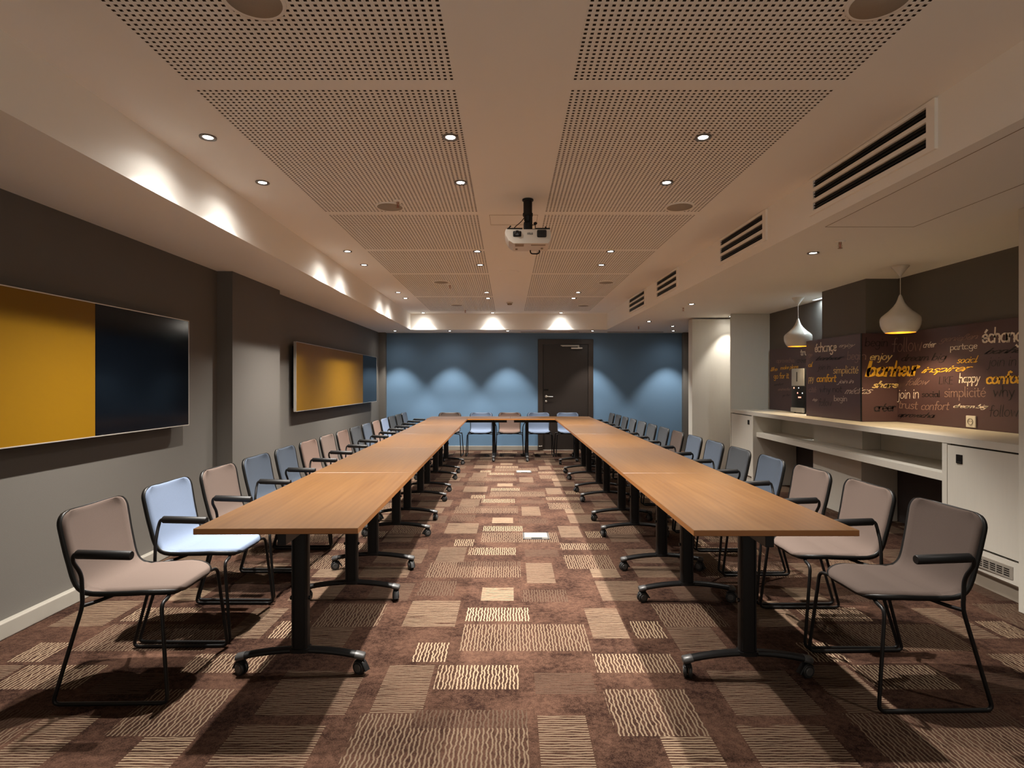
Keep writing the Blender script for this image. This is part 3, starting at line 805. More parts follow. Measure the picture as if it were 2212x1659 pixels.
cabinet('base_cabinet', 3.28, 3.985, 'white base cabinet with a vent grille, at the near end of the counter', True)
cabinet('base_cabinet', 7.36, 8.155, 'white base cabinet with a small lock, at the far end of the counter', False)
# open shelf, boxed pier and dark niche backs
shy0, shy1 = 3.987, 7.358
t = thing('wall_shelf', 'thick white open shelf hung below the counter top between two cabinets', 'shelf')
MB().prism([(frontX(shy0) + 0.015, shy0), (frontX(shy1) + 0.045, shy1), (3.60, shy1), (3.60, shy0)][::-1], 0.631, 0.686).build('shelf_board', M_white, t)
MB().box(3.50, 3.515, 6.31, shy1, 0.687, ZT - 0.05).build('shelf_back', M_white, t)
MB().box(3.53, 3.545, shy0, 5.428, 0.687, ZT - 0.05).build('shelf_back', M_white, t)
t2 = MB().rbox(3.345, 3.38, 5.43, 6.30, 0.0, 0.630, 0.002).box(3.355, 3.38, 5.43, 6.30, 0.687, ZT - 0.05).box(3.38, 3.69, 5.43, 5.449, 0, 0.630).box(3.38, 3.53, 5.43, 5.449, 0.687, ZT - 0.05)
tag(t2.build('pier_cladding', M_white), 'white laminate cladding around the pier below the counter', 'cladding')
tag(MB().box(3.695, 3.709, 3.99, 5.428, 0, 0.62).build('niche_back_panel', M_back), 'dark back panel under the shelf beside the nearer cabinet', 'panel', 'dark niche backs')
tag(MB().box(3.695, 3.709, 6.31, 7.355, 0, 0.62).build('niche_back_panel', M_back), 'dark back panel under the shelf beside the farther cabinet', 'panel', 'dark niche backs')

# mural boards with lettering
def mural(name, label, shape):
    o = MB()
    for b in shape: o.box(*b)
    o = o.build(name, M_mural)
    tag(o, label, 'mural board', 'word mural boards')
    return o
ZM = 1.80
BO = {'A': mural('mural_board', 'plum word mural board behind the water dispenser', [(3.690, 3.709, 6.24, 8.12, ZT + 0.002, ZM)]),
      'B': mural('mural_board', 'plum word mural board on the face of the pier between the lamps', [(3.350, 3.366, 5.447, 6.455, ZT + 0.002, ZM)]),
      'C': mural('mural_board', 'narrow plum mural board on the near side of the pier', [(3.352, 3.690, 5.430, 5.446, ZT + 0.002, ZM)]),
      'D': mural('mural_board', 'longest plum word mural board on the wall above the power outlet', [(3.690, 3.709, 3.28, 5.429, ZT + 0.002, ZM)])}
MB().box(3.3445, 3.3497, 5.4270, 5.4465, ZT + 0.004, ZM - 0.001).build('edge_trim', M_black, BO['C'])
WORDS = [
('C', 'begin', 1.052, 1.273, 1.674, 1.674, 0.0486, 'k', 0.13, 0.1), ('D', 'follow', 1.31, 1.697, 1.622, 1.615, 0.0761, 't', 0.09, 0.05),
('D', 'créer', 1.707, 1.866, 1.639, 1.636, 0.0311, 'w', 0.22, 0.25), ('D', 'genießen', 1.893, 2.308, 1.676, 1.672, 0.0272, 't', 0.12, 0.5),
('D', 'partage', 2.02, 2.301, 1.598, 1.596, 0.0307, 'w', 0.16, 0), ('D', 'échange', 2.342, 2.765, 1.638, 1.62, 0.0636, 'w', 0.26, 0.05),
('C', 'enjoy', 1.101, 1.321, 1.543, 1.547, 0.0411, 'y2', 0.2, 0.2), ('D', 'dream big', 1.421, 1.986, 1.53, 1.518, 0.0351, 'k', 0.18, 0.3),
('D', 'social', 2.091, 2.312, 1.487, 1.485, 0.0304, 'y', 0.18, 0.3), ('D', 'bonheur', 2.36, 2.835, 1.547, 1.54, 0.0247, 'k', 0.24, 0.55),
('C', 'bonheur', 1.052, 1.673, 1.389, 1.398, 0.0785, 'y', 0.34, 0.2), ('D', 'inspirer', 1.683, 2.262, 1.414, 1.421, 0.0319, 'y', 0.16, 0.5),
('D', 'join in', 2.382, 2.648, 1.451, 1.447, 0.046, 'k', 0.1, 0.15), ('C', 'share', 1.119, 1.383, 1.278, 1.279, 0.0358, 'y2', 0.28, 0.35),
('D', 'follow', 1.48, 1.788, 1.301, 1.31, 0.0356, 't', 0.12, 0.5), ('D', 'LIKE', 1.893, 2.054, 1.313, 1.313, 0.0372, 'k', 0.12, 0.08),
('D', 'happy', 2.112, 2.33, 1.324, 1.328, 0.0441, 'w', 0.2, 0.1), ('D', 'confort', 2.382, 2.745, 1.315, 1.323, 0.0499, 'y', 0.28, 0.1),
('D', 'join in', 1.359, 1.653, 1.173, 1.185, 0.0546, 'w', 0.12, 0.05), ('D', 'social', 1.688, 1.911, 1.197, 1.202, 0.031, 'k', 0.22, 0),
('D', 'simplicité', 1.955, 2.382, 1.203, 1.214, 0.0478, 't', 0.13, 0), ('D', 'why', 2.446, 2.636, 1.22, 1.221, 0.0469, 'k', 0.15, 0),
('C', 'créer', 1.138, 1.355, 1.051, 1.055, 0.0464, 'k', 0.28, 0), ('D', 'trust', 1.383, 1.643, 1.084, 1.084, 0.0451, 't', 0.14, 0.1),
('D', 'confort', 1.683, 2.016, 1.081, 1.096, 0.0422, 't', 0.15, 0.15), ('D', 'dream big', 2.054, 2.404, 1.117, 1.124, 0.0176, 'w', 0.24, 0.5),
('D', 'follow', 2.411, 2.671, 1.062, 1.077, 0.0498, 'k', 0.11, 0.1), ('D', 'aprovecha', 1.372, 1.853, 1.001, 1.019, 0.0243, 'k', 0.24, 0.5),
('B', 'begin', 0.786, 1.067, 1.556, 1.546, 0.0492, 't', 0.12, 0.1), ('B', 'médias', 0.743, 1.134, 1.216, 1.223, 0.0375, 'w2', 0.18, 0.5),
('B', 'échange', 0.181, 0.607, 1.666, 1.657, 0.0567, 'w', 0.26, 0.05), ('B', 'enjoy', 0.646, 0.925, 1.689, 1.677, 0.0234, 'w2', 0.17, 0.5),
('B', 'ge', 0.053, 0.134, 1.626, 1.623, 0.025, 't', 0.18, 0), ('B', 'al', 0.046, 0.146, 1.507, 1.506, 0.03, 'y', 0.22, 0.3),
('B', 'bonheur', 0.192, 0.739, 1.573, 1.563, 0.0248, 'k', 0.26, 0.55), ('B', 'join in', 0.232, 0.489, 1.469, 1.468, 0.0348, 'k', 0.15, 0.1),
('B', 'simplicité', 0.54, 0.974, 1.424, 1.417, 0.0437, 'y2', 0.16, 0.05), ('B', 'ppy', 0.046, 0.169, 1.345, 1.346, 0.0425, 'y2', 0.2, 0.1),
('B', 'confort', 0.221, 0.602, 1.338, 1.338, 0.0446, 'y', 0.26, 0.1), ('B', 'join in', 0.602, 0.902, 1.32, 1.322, 0.0236, 'w2', 0.22, 0.4),
('B', 'cité', 0.057, 0.215, 1.221, 1.225, 0.0373, 't', 0.15, 0), ('B', 'why not', 0.283, 0.705, 1.224, 1.23, 0.0399, 'k', 0.16, 0),
('B', 'big', 0.128, 0.244, 1.129, 1.129, 0.0154, 'w2', 0.22, 0.5), ('B', 'follow', 0.266, 0.52, 1.075, 1.085, 0.0447, 'k', 0.15, 0.1),
('B', 'begin', 0.556, 0.787, 1.137, 1.142, 0.033, 'w2', 0.17, 0), ('A', 'trust', -0.804, -0.50, 1.68, 1.677, 0.0458, 'w', 0.28, 0),
('A', 'aprovecha', -1.463, -0.947, 1.61, 1.596, 0.0362, 't', 0.15, 0), ('A', 'créer', -0.889, -0.639, 1.587, 1.583, 0.0412, 'k', 0.15, 0),
('A', 'like', -1.64, -1.421, 1.496, 1.498, 0.0314, 'y', 0.2, 0.3), ('A', 'make plans', -1.34, -0.846, 1.513, 1.517, 0.0282, 'y', 0.22, 0.1),
('A', 'go for it', -1.539, -1.096, 1.389, 1.39, 0.0444, 'y', 0.19, 0), ('A', 'confort', -1.531, -1.252, 1.289, 1.297, 0.0193, 'k', 0.22, 0.3),
('A', 'entrecha', -1.413, -1.051, 1.222, 1.231, 0.0212, 't', 0.2, 0.5), ('A', 'go for', -1.291, -1.066, 1.144, 1.155, 0.018, 'k', 0.2, 0.3)]
EPS = 0.0012
def wall_pt(p, u, z):
    if p == 'A': return (3.690 - EPS, 6.455 - u, z)
    if u < 1.025: return (3.350 - EPS, 6.455 - u, z)
    if u < 1.365: return (3.350 + (u - 1.025), 5.430 - EPS, z)
    return (3.690 - EPS, 5.430 - (u - 1.365), z)
for (p, text, u0, u1, z0, z1, xh, colr, wgt, sl) in WORDS:
    polys, pw = word_ribbons(text, wgt, sl)
    xs_ = [q.x for pl_ in polys for q in pl_]
    lo, hi = min(xs_), max(xs_)
    k = (u1 - u0) / (hi - lo)
    m = MB()
    for pl_ in polys:
        uc = [u0 + (q.x - lo) * k for q in pl_]
        us = uc
        # a ribbon piece that would straddle a corner is clamped to the side its centre is on
        for e in (1.025, 1.365):
            if p != 'A' and min(uc) < e < max(uc):
                us = [min(u, e - 0.0005) for u in uc] if sum(uc) / 4 < e else [max(u, e + 0.0005) for u in uc]
        m.add([wall_pt(p, us[i], z0 + (z1 - z0) * (us[i] - u0) / (u1 - u0) + q.y * xh) for i, q in enumerate(pl_)], [(0, 1, 2, 3)])
    m.build('lettering', INK[colr], BO[p])

# power outlet on the mural
t = thing('power_outlet', 'white wall socket low on the mural above the counter', 'socket', (3.6895, 4.55, 1.012))
MB().rbox(-0.012, 0, -0.047, 0.047, -0.047, 0.047, 0.004).build('socket_plate', M_outlet, t)
MB().lathe([(0.027, -0.001), (0.027, 0.004), (0.023, 0.004), (0.021, -0.001)], seg=24, M=Matrix.Translation((-0.0125, 0, 0)) @ Matrix.Rotation(-PI / 2, 4, 'Y')).build('socket_ring', M_grill, t)
MB().box(-0.0135, -0.012, -0.012, -0.007, -0.003, 0.003).box(-0.0135, -0.012, 0.007, 0.012, -0.003, 0.003).build('socket_holes', M_black, t)

# water dispenser
t = thing('water_dispenser', 'black and silver water dispenser standing on the counter before the mural', 'water dispenser', (3.515, 6.985, ZT + 0.001))
MB().rbox(0.012, 0.16, -0.155, 0.155, 0.012, 0.555, 0.008).build('dispenser_body', M_dispd, t)
MB().rbox(0.0, 0.014, -0.15, 0.15, 0.335, 0.55, 0.006).build('upper_panel', M_silver, t)
MB().rbox(0.002, 0.014, -0.15, 0.15, 0.07, 0.333, 0.004).build('control_panel', M_dispd, t)
MB().rbox(-0.012, 0.014, -0.15, 0.15, 0.012, 0.068, 0.006).build('drip_tray', M_silver, t)
MB().rbox(-0.004, 0.002, 0.002, 0.022, 0.39, 0.51, 0.003).build('handle_slot', M_black, t)
m = MB()
for y, z in ((0.085, 0.312), (-0.005, 0.25)): m.lathe([(0.010, 0), (0.010, 0.003), (0.002, 0.004)], seg=14, M=Matrix.Translation((0.001, y, z)) @ Matrix.Rotation(-PI / 2, 4, 'Y'))
m.box(-0.001, 0.002, -0.085, -0.02, 0.19, 0.205)
m.build('red_indicators', M_ledr, t)
m = MB()
for y, z in ((-0.03, 0.312), (-0.12, 0.25)): m.lathe([(0.008, 0), (0.008, 0.003), (0.002, 0.004)], seg=14, M=Matrix.Translation((0.001, y, z)) @ Matrix.Rotation(-PI / 2, 4, 'Y'))
m.build('white_indicators', M_ledw, t)
m = MB()
for x, y in ((0.03, -0.12), (0.03, 0.12), (0.14, -0.12), (0.14, 0.12)): m.lathe([(0.012, 0), (0.012, 0.013)], c=(x, y, 0), seg=10)
m.build('rubber_feet', M_black, t)

# pendant lamps
def pendant(x, y, label, p):
    t = thing('pendant_lamp', label, 'pendant lamp', (x, y, ZS - 0.001), 0, 'white pendant lamps over the counter')
    MB().lathe([(0.068, 0.0), (0.066, -0.006), (0.05, -0.025), (0.03, -0.052), (0.008, -0.082), (0.006, -0.09)], seg=32).build('canopy', M_pend, t)
    MB().tube([(0, 0, -0.085), (0, 0, -0.26)], 0.003).build('cord', M_pend, t)
    out = [(0.006, -0.243), (0.014, -0.258), (0.022, -0.285), (0.034, -0.315), (0.055, -0.347), (0.09, -0.385), (0.122, -0.412), (0.142, -0.432), (0.150, -0.448), (0.152, -0.47), (0.148, -0.505), (0.136, -0.538), (0.120, -0.562), (0.112, -0.570)]
    MB().lathe(out, seg=44, close=False).build('lamp_shade', M_pend, t)
    inn = [(0.111, -0.570), (0.118, -0.560), (0.133, -0.537), (0.145, -0.505), (0.149, -0.47), (0.146, -0.448), (0.12, -0.416), (0.05, -0.35), (0.003, -0.30)]
    MB().lathe(inn, seg=40, close=False).build('shade_lining', M_gold, t)
    MB().lathe([(0.004, -0.44), (0.03, -0.47), (0.036, -0.50), (0.03, -0.53), (0.004, -0.545)], seg=20).build('lamp_bulb', M_bulb, t)
    l = bpy.data.lights.new('lamp_beam', 'SPOT'); l.energy = p; l.color = (1.0, 0.72, 0.40); l.spot_size = math.radians(125); l.spot_blend = 0.6; l.shadow_soft_size = 0.03
    o = bpy.data.objects.new('lamp_beam', l); COL.objects.link(o); o.parent = t; o.location = (0, 0, -0.56)
pendant(3.335, 4.87, 'white drop-shaped pendant lamp nearer the camera, in front of the mural', 20.0)
pendant(3.352, 6.645, 'white drop-shaped pendant lamp beside the water dispenser', 22.0)
# slot washlight over the far niche
t = thing('wall_washer', 'cool white slot light washing the wall behind the farther pendant lamp', 'ceiling light', (3.63, 6.56, ZS - 0.001))
MB().box(-0.03, 0.03, -0.28, 0.28, -0.004, 0.0).build('slot_trim', M_alu, t)
MB().box(-0.018, 0.018, -0.26, 0.26, -0.006, -0.004).build('slot_lens', emat('slot_lens', (0.78, 0.92, 1.0), 1.5), t)
l = bpy.data.lights.new('lamp_beam', 'AREA'); l.shape = 'RECTANGLE'; l.size = 0.04; l.size_y = 0.5; l.energy = 5.0; l.color = (0.78, 0.92, 1.0)
o = bpy.data.objects.new('lamp_beam', l); COL.objects.link(o); o.parent = t; o.location = (0.02, 0, -0.008)

# ------------------------------------------------------------------ boards on the left wall
def board(y0, ys, y1, x, label, ycut):
    t = thing('wall_board', label, 'wall board', (x, 0, 0), 0, 'long glass boards on the left wall')
    z0, z1 = 0.995, 1.805
    MB().box(-0.004, 0.0, y0, ys, z0, z1).build('yellow_glass', M_yel, t)
    MB().box(-0.004, 0.0005, ys + 0.001, y1, z0, z1).build('black_glass', M_dark, t)
    f = MB()
    f.box(-0.028, 0.003, y0 - 0.005, y1 + 0.005, z1, z1 + 0.006).box(-0.028, 0.003, y0 - 0.005, y1 + 0.005, z0 - 0.006, z0)
    f.box(-0.028, 0.003, y0 - 0.006, y0, z0, z1).box(-0.028, 0.003, y1, y1 + 0.006, z0, z1).box(-0.028, -0.004, y0, y1, z0, z1)
    f.build('board_frame', M_alu, t)
    MB().box(-0.092, -0.028, y0 + 0.12, y1 - 0.15, z0 + 0.03, z1 - 0.04).build('mounting_box', M_black, t)
board(0.50, 3.469, 4.469, -2.55, 'long wall board nearest the camera, dark yellow with a black end', 0)
board(6.62, 9.59, 10.55, -2.52, 'farther wall board past the pier, yellow with a narrow dark end', 0)

# ------------------------------------------------------------------ floor boxes
for x0, x1, y0, y1, lb in ((0.094, 0.318, 4.79, 5.01, 'metal floor box set in the carpet of the aisle nearer the camera'), (0.063, 0.29, 8.38, 8.61, 'metal floor box set in the carpet at the far end of the aisle')):
    t = thing('floor_box', lb, 'floor box', ((x0 + x1) / 2, (y0 + y1) / 2, 0), 0, 'floor boxes in the aisle')
    a, b = (x1 - x0) / 2, (y1 - y0) / 2
    MB().box(-a, a, b - 0.012, b, 0, 0.004).box(-a, a, -b, -b + 0.008, 0, 0.004).box(-a, -a + 0.014, -b, b, 0, 0.004).box(a - 0.014, a, -b, b, 0, 0.004).build('box_frame', M_hub, t)
    MB().box(-a + 0.014, a - 0.014, -b + 0.055, b - 0.012, 0, 0.003).build('box_lid', M_plinth, t)
    MB().box(-a + 0.014, -0.042, -b + 0.008, -b + 0.055, 0, 0.0035).box(0.05, a - 0.014, -b + 0.008, -b + 0.055, 0, 0.0035).build('lid_flap', M_steel, t)
    MB().box(-0.042, 0.05, -b + 0.008, -b + 0.055, 0, 0.002).build('cable_outlet', M_black, t)

# ------------------------------------------------------------------ tables
TW, TT, TZ = 0.66, 0.024, 0.731
def castor_mesh():
    m = MB()
    Mx = Matrix.Translation((0, 0.012, 0.03)) @ Matrix.Rotation(PI / 2, 4, 'X')
    for y in (0.016, -0.006):
        m.lathe([(0.0265, 0), (0.030, 0.003), (0.030, 0.010), (0.0265, 0.013)], seg=20, M=Matrix.Translation((0, y, 0.030)) @ Matrix.Rotation(PI / 2, 4, 'X'))
    return m.mesh('castor_wheel', M_tyre)
CW = castor_mesh()
CH = MB().lathe([(0.019, 0.0), (0.019, 0.002), (0.015, 0.003)], seg=18, M=Matrix.Translation((0, -0.0188, 0.030)) @ Matrix.Rotation(PI / 2, 4, 'X')).lathe([(0.019, 0.0), (0.019, 0.002), (0.015, 0.003)], seg=18, M=Matrix.Translation((0, 0.0158, 0.030)) @ Matrix.Rotation(-PI / 2, 4, 'X')).mesh('castor_hub', M_hub)
fk = MB().lathe([(0.006, 0.045), (0.006, 0.095)], seg=10).rbox(-0.012, 0.026, -0.004, 0.003, 0.02, 0.064, 0.003)
fk.tube(bend([(-0.022, 0, 0.052), (-0.006, 0, 0.066), (0.018, 0, 0.060), (0.034, 0, 0.038), (0.044, 0, 0.022)], 0.02), 0.004, 8, rx=0.0165)
CF = fk.mesh('castor_fork', M_blackm)
def foot_mesh():
    pts, rad = [], []
    for i in range(25):
        u = -1 + 2 * i / 24
        pts.append((0.288 * u, 0, 0.077 + 0.034 * (1 - u * u)))
        rad.append(0.0145 if abs(u) < 0.97 else 0.010)
    return MB().tube(pts, 0.0145, 14, rx=0.024, radii=rad).mesh('foot', M_blackm)
FOOT = foot_mesh()
CAP = MB().tube([(0.247, 0, 0.0860), (0.284, 0, 0.0775), (0.290, 0, 0.0765)], 0.0160, 14, rx=0.0260, radii=[0.0160, 0.0165, 0.011]).mesh('end_cap', M_capg)
def post_mesh():
    prof = []
    for k in range(24):
        a = 2 * PI * k / 24
        c, s = math.cos(a), math.sin(a)
        prof.append((0.038 * math.copysign(abs(c) ** 0.55, c), 0.026 * math.copysign(abs(s) ** 0.55, s)))
    m = MB().prism(prof, 0.112, 0.655, smooth=True)
    m.box(-0.030, -0.024, -0.0275, 0.0275, 0.13, 0.65).box(0.024, 0.030, -0.0275, 0.0275, 0.13, 0.65)
    m.prism([(x * 1.18, y * 1.25) for x, y in prof], 0.105, 0.122, smooth=True)
    return m.mesh('post', M_blackm)
POST = post_mesh()
KNOB = MB().tube([(-0.046, 0, 0.345), (0.046, 0, 0.345)], 0.009, 12).mesh('height_knob', M_blackm)
def add(nm, me, parent, loc=(0, 0, 0), rz=0):
    o = bpy.data.objects.new(nm, me); COL.objects.link(o); o.parent = parent; o.location = loc; o.rotation_euler = (0, 0, rz)
    return o
def make_table(L, label, group):
    t = thing('conference_table', label, 'table', (0, 0, 0), 0, group)
    hl = L / 2 - 0.0015
    w = TW / 2
    m = MB().rbox(-w, w, -hl, hl, TZ - TT, TZ, 0.0015, seg=1)
    top = m.build('tabletop', [M_wood, M_edge], t)
    for p in top.data.polygons:
        if abs(p.normal.z) < 0.5: p.material_index = 1
    beam = MB().rbox(-0.018, 0.018, -hl + 0.06, hl - 0.06, TZ - TT - 0.062, TZ - TT - 0.001, 0.003)
    beam.build('support_rail', M_blackm, t)
    fr_ = MB()
    for s in (-1, 1):
        yy = s * (hl - 0.285)
        fr_.rbox(-0.27, 0.27, yy - 0.02, yy + 0.02, TZ - TT - 0.022, TZ - TT - 0.001, 0.003)
        fr_.rbox(-0.034, 0.034, yy - 0.03, yy + 0.03, 0.64, TZ - TT - 0.020, 0.004)
        fr_.tube([(-0.05, yy, 0.672), (0.05, yy, 0.672)], 0.010, 12)
    fr_.build('tilt_bracket', M_blackm, t)
    for s in (-1, 1):
        yy = s * (hl - 0.285)
        p = add('post', POST, t, (0, yy, 0)); add('height_knob', KNOB, p)
        f_ = add('foot', FOOT, t, (0, yy, 0)); add('end_cap', CAP, f_); add('end_cap', CAP, f_, rz=PI)
        for q in (-1, 1):
            c = add('castor', CF, t, (q * 0.268, yy, 0), rz=random.choice([0.3, -0.5, 2.6, 3.4, 1.3, -1.4]))
            add('castor_wheel', CW, c); add('castor_hub', CH, c)
    return t
GT = 'oak conference tables in a U shape'
tl, tr = [], []
ang = math.atan(0.125 / 7.235)
proto = None
for side, x0, x1, y0, L, nm in (('left', -0.953, -1.078, 2.285, 1.447, 'left'), ('right', 1.054, 1.054, 2.256, 1.4525, 'right')):
    for k in range(5):
        yc = y0 + L * (k + 0.5)
        u = (yc - y0) / 7.235
        lb = 'oak conference table on black castor legs, %s from the camera in the %s row' % (ORD[k], nm)
        if k == 0:
            proto = make_table(L, lb, GT)
            proto.location = (x0 + (x1 - x0) * u, yc, 0); proto.rotation_euler = (0, 0, ang if side == 'left' else 0)
        else:
            c = dup(proto, (x0 + (x1 - x0) * u, yc, 0), ang if side == 'left' else 0, lb)
            for ch in c.children:
                if ch.name.startswith('castor'): ch.rotation_euler = (0, 0, random.uniform(0, 6.28))
LE = 1.412
p = make_table(LE, 'oak conference table closing the U at the far end, left of its middle seam', GT)
p.location = (-1.44 + LE / 2, 9.53 + TW / 2, 0); p.rotation_euler = (0, 0, PI / 2)
dup(p, (-1.44 + LE * 1.5, 9.53 + TW / 2, 0), PI / 2, 'oak conference table closing the U at the far end, right of its middle seam')

# ------------------------------------------------------------------ chairs (local: x forward, y sideways)
PROF = [(.212, .412), (.205, .424), (.175, .434), (.11, .436), (.03, .430), (-.06, .424), (-.125, .424), (-.165, .436), (-.192, .462), (-.210, .50), (-.224, .55), (-.240, .61), (-.256, .68), (-.268, .735), (-.275, .772)]
def profile(n):
    P = [Vector((a, b)) for a, b in PROF]
    P = [P[0] * 2 - P[1]] + P + [P[-1] * 2 - P[-2]]
    dense = []
    for i in range(1, len(P) - 2):
        a, b, c, e = P[i - 1], P[i], P[i + 1], P[i + 2]
        for k in range(8):
            t = k / 8
            dense.append(0.5 * ((2 * b) + (c - a) * t + (2 * a - 5 * b + 4 * c - e) * t * t + (3 * b - a - 3 * c + e) * t ** 3))
    dense.append(P[-2])
    d = [0]
    for i in range(1, len(dense)): d.append(d[-1] + (dense[i] - dense[i - 1]).length)
    tot = d[-1]
    # more rows near both ends for the rounded corners
    out = []
    for i in range(n):
        s = i / (n - 1)
        s = tot * (0.5 - 0.5 * math.cos(PI * s)) * 0.6 + tot * s * 0.4
        j = 0
        while j < len(d) - 2 and d[j + 1] < s: j += 1
        u = (s - d[j]) / max(1e-9, d[j + 1] - d[j])
        out.append((dense[j].lerp(dense[j + 1], min(1, u)), s, tot))
    return out
def sheet(off, inset, n=44, m=20, puff=0.0, seam=0.0):
    prof = profile(n)
    rows = []
    for i, (p, s, tot) in enumerate(prof):
        a = prof[max(0, i - 1)][0]; b = prof[min(n - 1, i + 1)][0]
        tg = (b - a).normalized(); nr = Vector((tg.y, -tg.x))       # towards the sitter
        if nr.y < 0 and p.x > -0.1: nr = -nr
        if p.x <= -0.1 and nr.x < 0: nr = -nr
        k = s / tot
        Wd = 0.215 - 0.012 * math.sin(PI * k) ** 2
        rf, rt = 0.17, 0.062
        if s < rf: w = Wd * (0.42 + 0.58 * max(0, 1 - ((rf - s) / rf) ** 2.4) ** 0.5)
        elif tot - s < rt: w = Wd - rt + rt * math.sqrt(max(0, 1 - ((rt - (tot - s)) / rt) ** 2))
        else: w = Wd
        w = max(0.02, w - inset)
        end = min(s, tot - s)
        row = []
        for j in range(m + 1):
            u = -1 + 2 * j / m
            curve = 0.009 * (1 - k) * abs(u) ** 2.2 * min(1, s / 0.12) + 0.034 * k * abs(u) ** 2.2
            q = Vector((p.x, u * w, p.y))
            nv = Vector((nr.x, 0, nr.y))
            ed = min(1.0, (1 - abs(u)) * w / 0.016, (end + 0.001) / 0.016)
            o = off + puff * math.sqrt(max(0, 1 - (1 - ed) ** 2))
            if seam: o -= seam * math.exp(-((k - 0.43) / 0.012) ** 2) + seam * 0.8 * math.exp(-((k - 0.475) / 0.010) ** 2)
            row.append(q + nv * (curve + o))
        # pull the outermost rows inwards by the inset
        rows.append(row)
    if inset:
        for r_i, sgn in ((0, 1), (n - 1, -1)):
            for j in range(m + 1):
                dvec = (rows[r_i + sgn][j] - rows[r_i][j])
                if dvec.length > 1e-6: rows[r_i][j] = rows[r_i][j] + dvec.normalized() * min(inset, dvec.length * 0.8)
    return rows
def closed_sheet(A, B):
    n, m = len(A), len(A[0])
    M_ = MB()
    vs = [p for r in A for p in r] + [p for r in B for p in r]
    o = n * m
    fs = []
    for i in range(n - 1):
        for j in range(m - 1):
            fs.append((i * m + j, i * m + j + 1, (i + 1) * m + j + 1, (i + 1) * m + j))
            fs.append((o + i * m + j, o + (i + 1) * m + j, o + (i + 1) * m + j + 1, o + i * m + j + 1))
    ring_ = [(0, j) for j in range(m)] + [(i, m - 1) for i in range(1, n)] + [(n - 1, j) for j in range(m - 2, -1, -1)] + [(i, 0) for i in range(n - 2, 0, -1)]
    for a in range(len(ring_)):
        i, j = ring_[a]; k, l = ring_[(a + 1) % len(ring_)]
        fs.append((i * m + j, k * m + l, o + k * m + l, o + i * m + j))
    return M_.add(vs, fs, 0, True)
SHELL = closed_sheet(sheet(0.004, 0.0), sheet(-0.017, 0.003)).mesh('seat_shell', M_black)
PADM = closed_sheet(sheet(0.001, 0.0095, puff=0.013, seam=0.0075), sheet(0.0005, 0.0095))
PADS = {k: PADM.mesh('upholstery', FAB[k]) for k in FAB}
TR = 0.0080
def sled(sg, style):
    y1, y2 = sg * 0.232, sg * 0.255
    pts = [(.150, sg * .10, .411), (.185, sg * .165, .411), (.192, y1, .404), (.232, y2, TR + .001), (-.232, y2, TR + .001), (-.120, sg * .243, .405)]
    if style == 'armed': pts += [(-.120, sg * .249, .535), (-.128, sg * .288, .600), (-.120, sg * .292, .632), (-.07, sg * .292, .628)]
    else: pts = pts[:-1] + [(-.122, sg * .240, .398), (-.09, sg * .20, .404)]
    return MB().tube(bend(pts, 0.030, 5), TR, 8).mesh('sled_leg', M_blackm)
SLED = {(sg, st): sled(sg, st) for sg in (1, -1) for st in ('armed', 'plain')}
ARM = {sg: MB().tube([(-.108, sg * .292, .630), (-.104, sg * .292, .630), (.106, sg * .292, .624), (.110, sg * .292, .624)], 0.0185, 14, radii=[0.016, 0.0185, 0.0185, 0.016]).mesh('armrest', M_pad) for sg in (1, -1)}
CROSS = MB().tube(bend([(-.122, -.240, .403), (-.09, -.20, .406), (-.06, -.12, .409), (-.06, .12, .409), (-.09, .20, .406), (-.122, .240, .403)], 0.03), TR, 8)
CROSS.tube([(.150, -.10, .411), (.150, .10, .411)], TR, 8).rbox(-.08, .16, -.05, .05, .400, .413, 0.004)
CROSS = CROSS.mesh('seat_support', M_blackm)
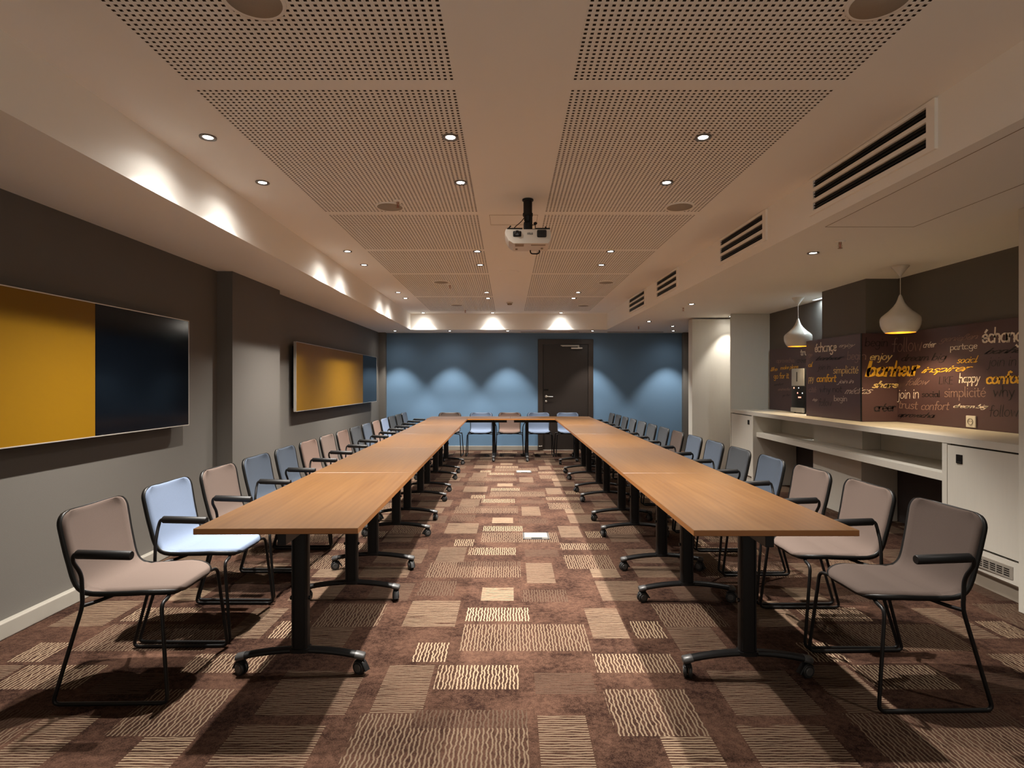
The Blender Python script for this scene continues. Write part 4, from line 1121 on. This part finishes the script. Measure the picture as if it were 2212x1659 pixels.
def make_chair(colour, style, loc, rz, label, group):
    t = thing('armchair' if style == 'armed' else 'sled_chair', label, 'chair', loc, rz, group)
    add('seat_shell', SHELL, t); add('upholstery', PADS[colour], t)
    for sg in (1, -1):
        add('sled_leg', SLED[(sg, style)], t)
        if style == 'armed': add('armrest', ARM[sg], t)
    add('seat_support', CROSS, t)
    return t
NAMES = {'taupe': 'taupe', 'rose': 'rose-taupe', 'pale blue': 'pale blue', 'blue': 'blue', 'slate': 'slate grey', 'brown': 'brown'}
LC = ['taupe', 'pale blue', 'taupe', 'blue', 'blue', 'rose', 'taupe', 'rose', 'slate', 'blue', 'rose', 'pale blue', 'slate', 'slate', 'blue']
LY = [2.57, 3.125, 3.685, 4.25, 4.82, 5.39, 5.965, 6.54, 7.115, 7.69, 8.265, 8.85, 9.45, 10.05, 10.66]
def kind(i): return ('armed', 'armchair') if i % 2 == 0 else ('plain', 'armless chair')
for i in range(15):
    y = LY[i]
    x = -1.645 - 0.0175 * (y - 2.56)
    make_chair(LC[i], kind(i)[0], (x, y, 0), random.uniform(-0.025, 0.025), '%s %s on black sled legs, %s from the camera along the left tables' % (NAMES[LC[i]], kind(i)[1], ORD[i]), 'chairs along the left tables')
RC = ['brown', 'taupe', 'taupe', 'blue', 'slate', 'blue', 'blue', 'brown', 'slate', 'slate', 'slate', 'slate', 'slate', 'slate', 'slate']
RY = [2.52, 3.06, 3.62, 4.18, 4.74, 5.30, 5.86, 6.44, 7.0, 7.56, 8.12, 8.70, 9.27, 9.84, 10.41]
for i in range(15):
    y = RY[i]
    x = 1.688 - 0.012 * (y - 2.5)
    make_chair(RC[i], kind(i)[0], (x, y, 0), PI + random.uniform(-0.025, 0.025), '%s %s on black sled legs, %s from the camera along the right tables' % (NAMES[RC[i]], kind(i)[1], ORD[i]), 'chairs along the right tables')
EC = ['taupe', 'pale blue', 'rose', 'pale blue', 'pale blue']
for i, px in enumerate((-1.172, -0.578, -0.044, 0.498, 1.049)):
    st = 'armed' if i == 2 else 'plain'
    make_chair(EC[i], st, (px, 10.45, 0), -PI / 2 + random.uniform(-0.012, 0.012), '%s %s facing the camera at the far table, %s of five' % (NAMES[EC[i]], 'armchair' if i == 2 else 'armless chair', ORD[i]), 'chairs at the far table')
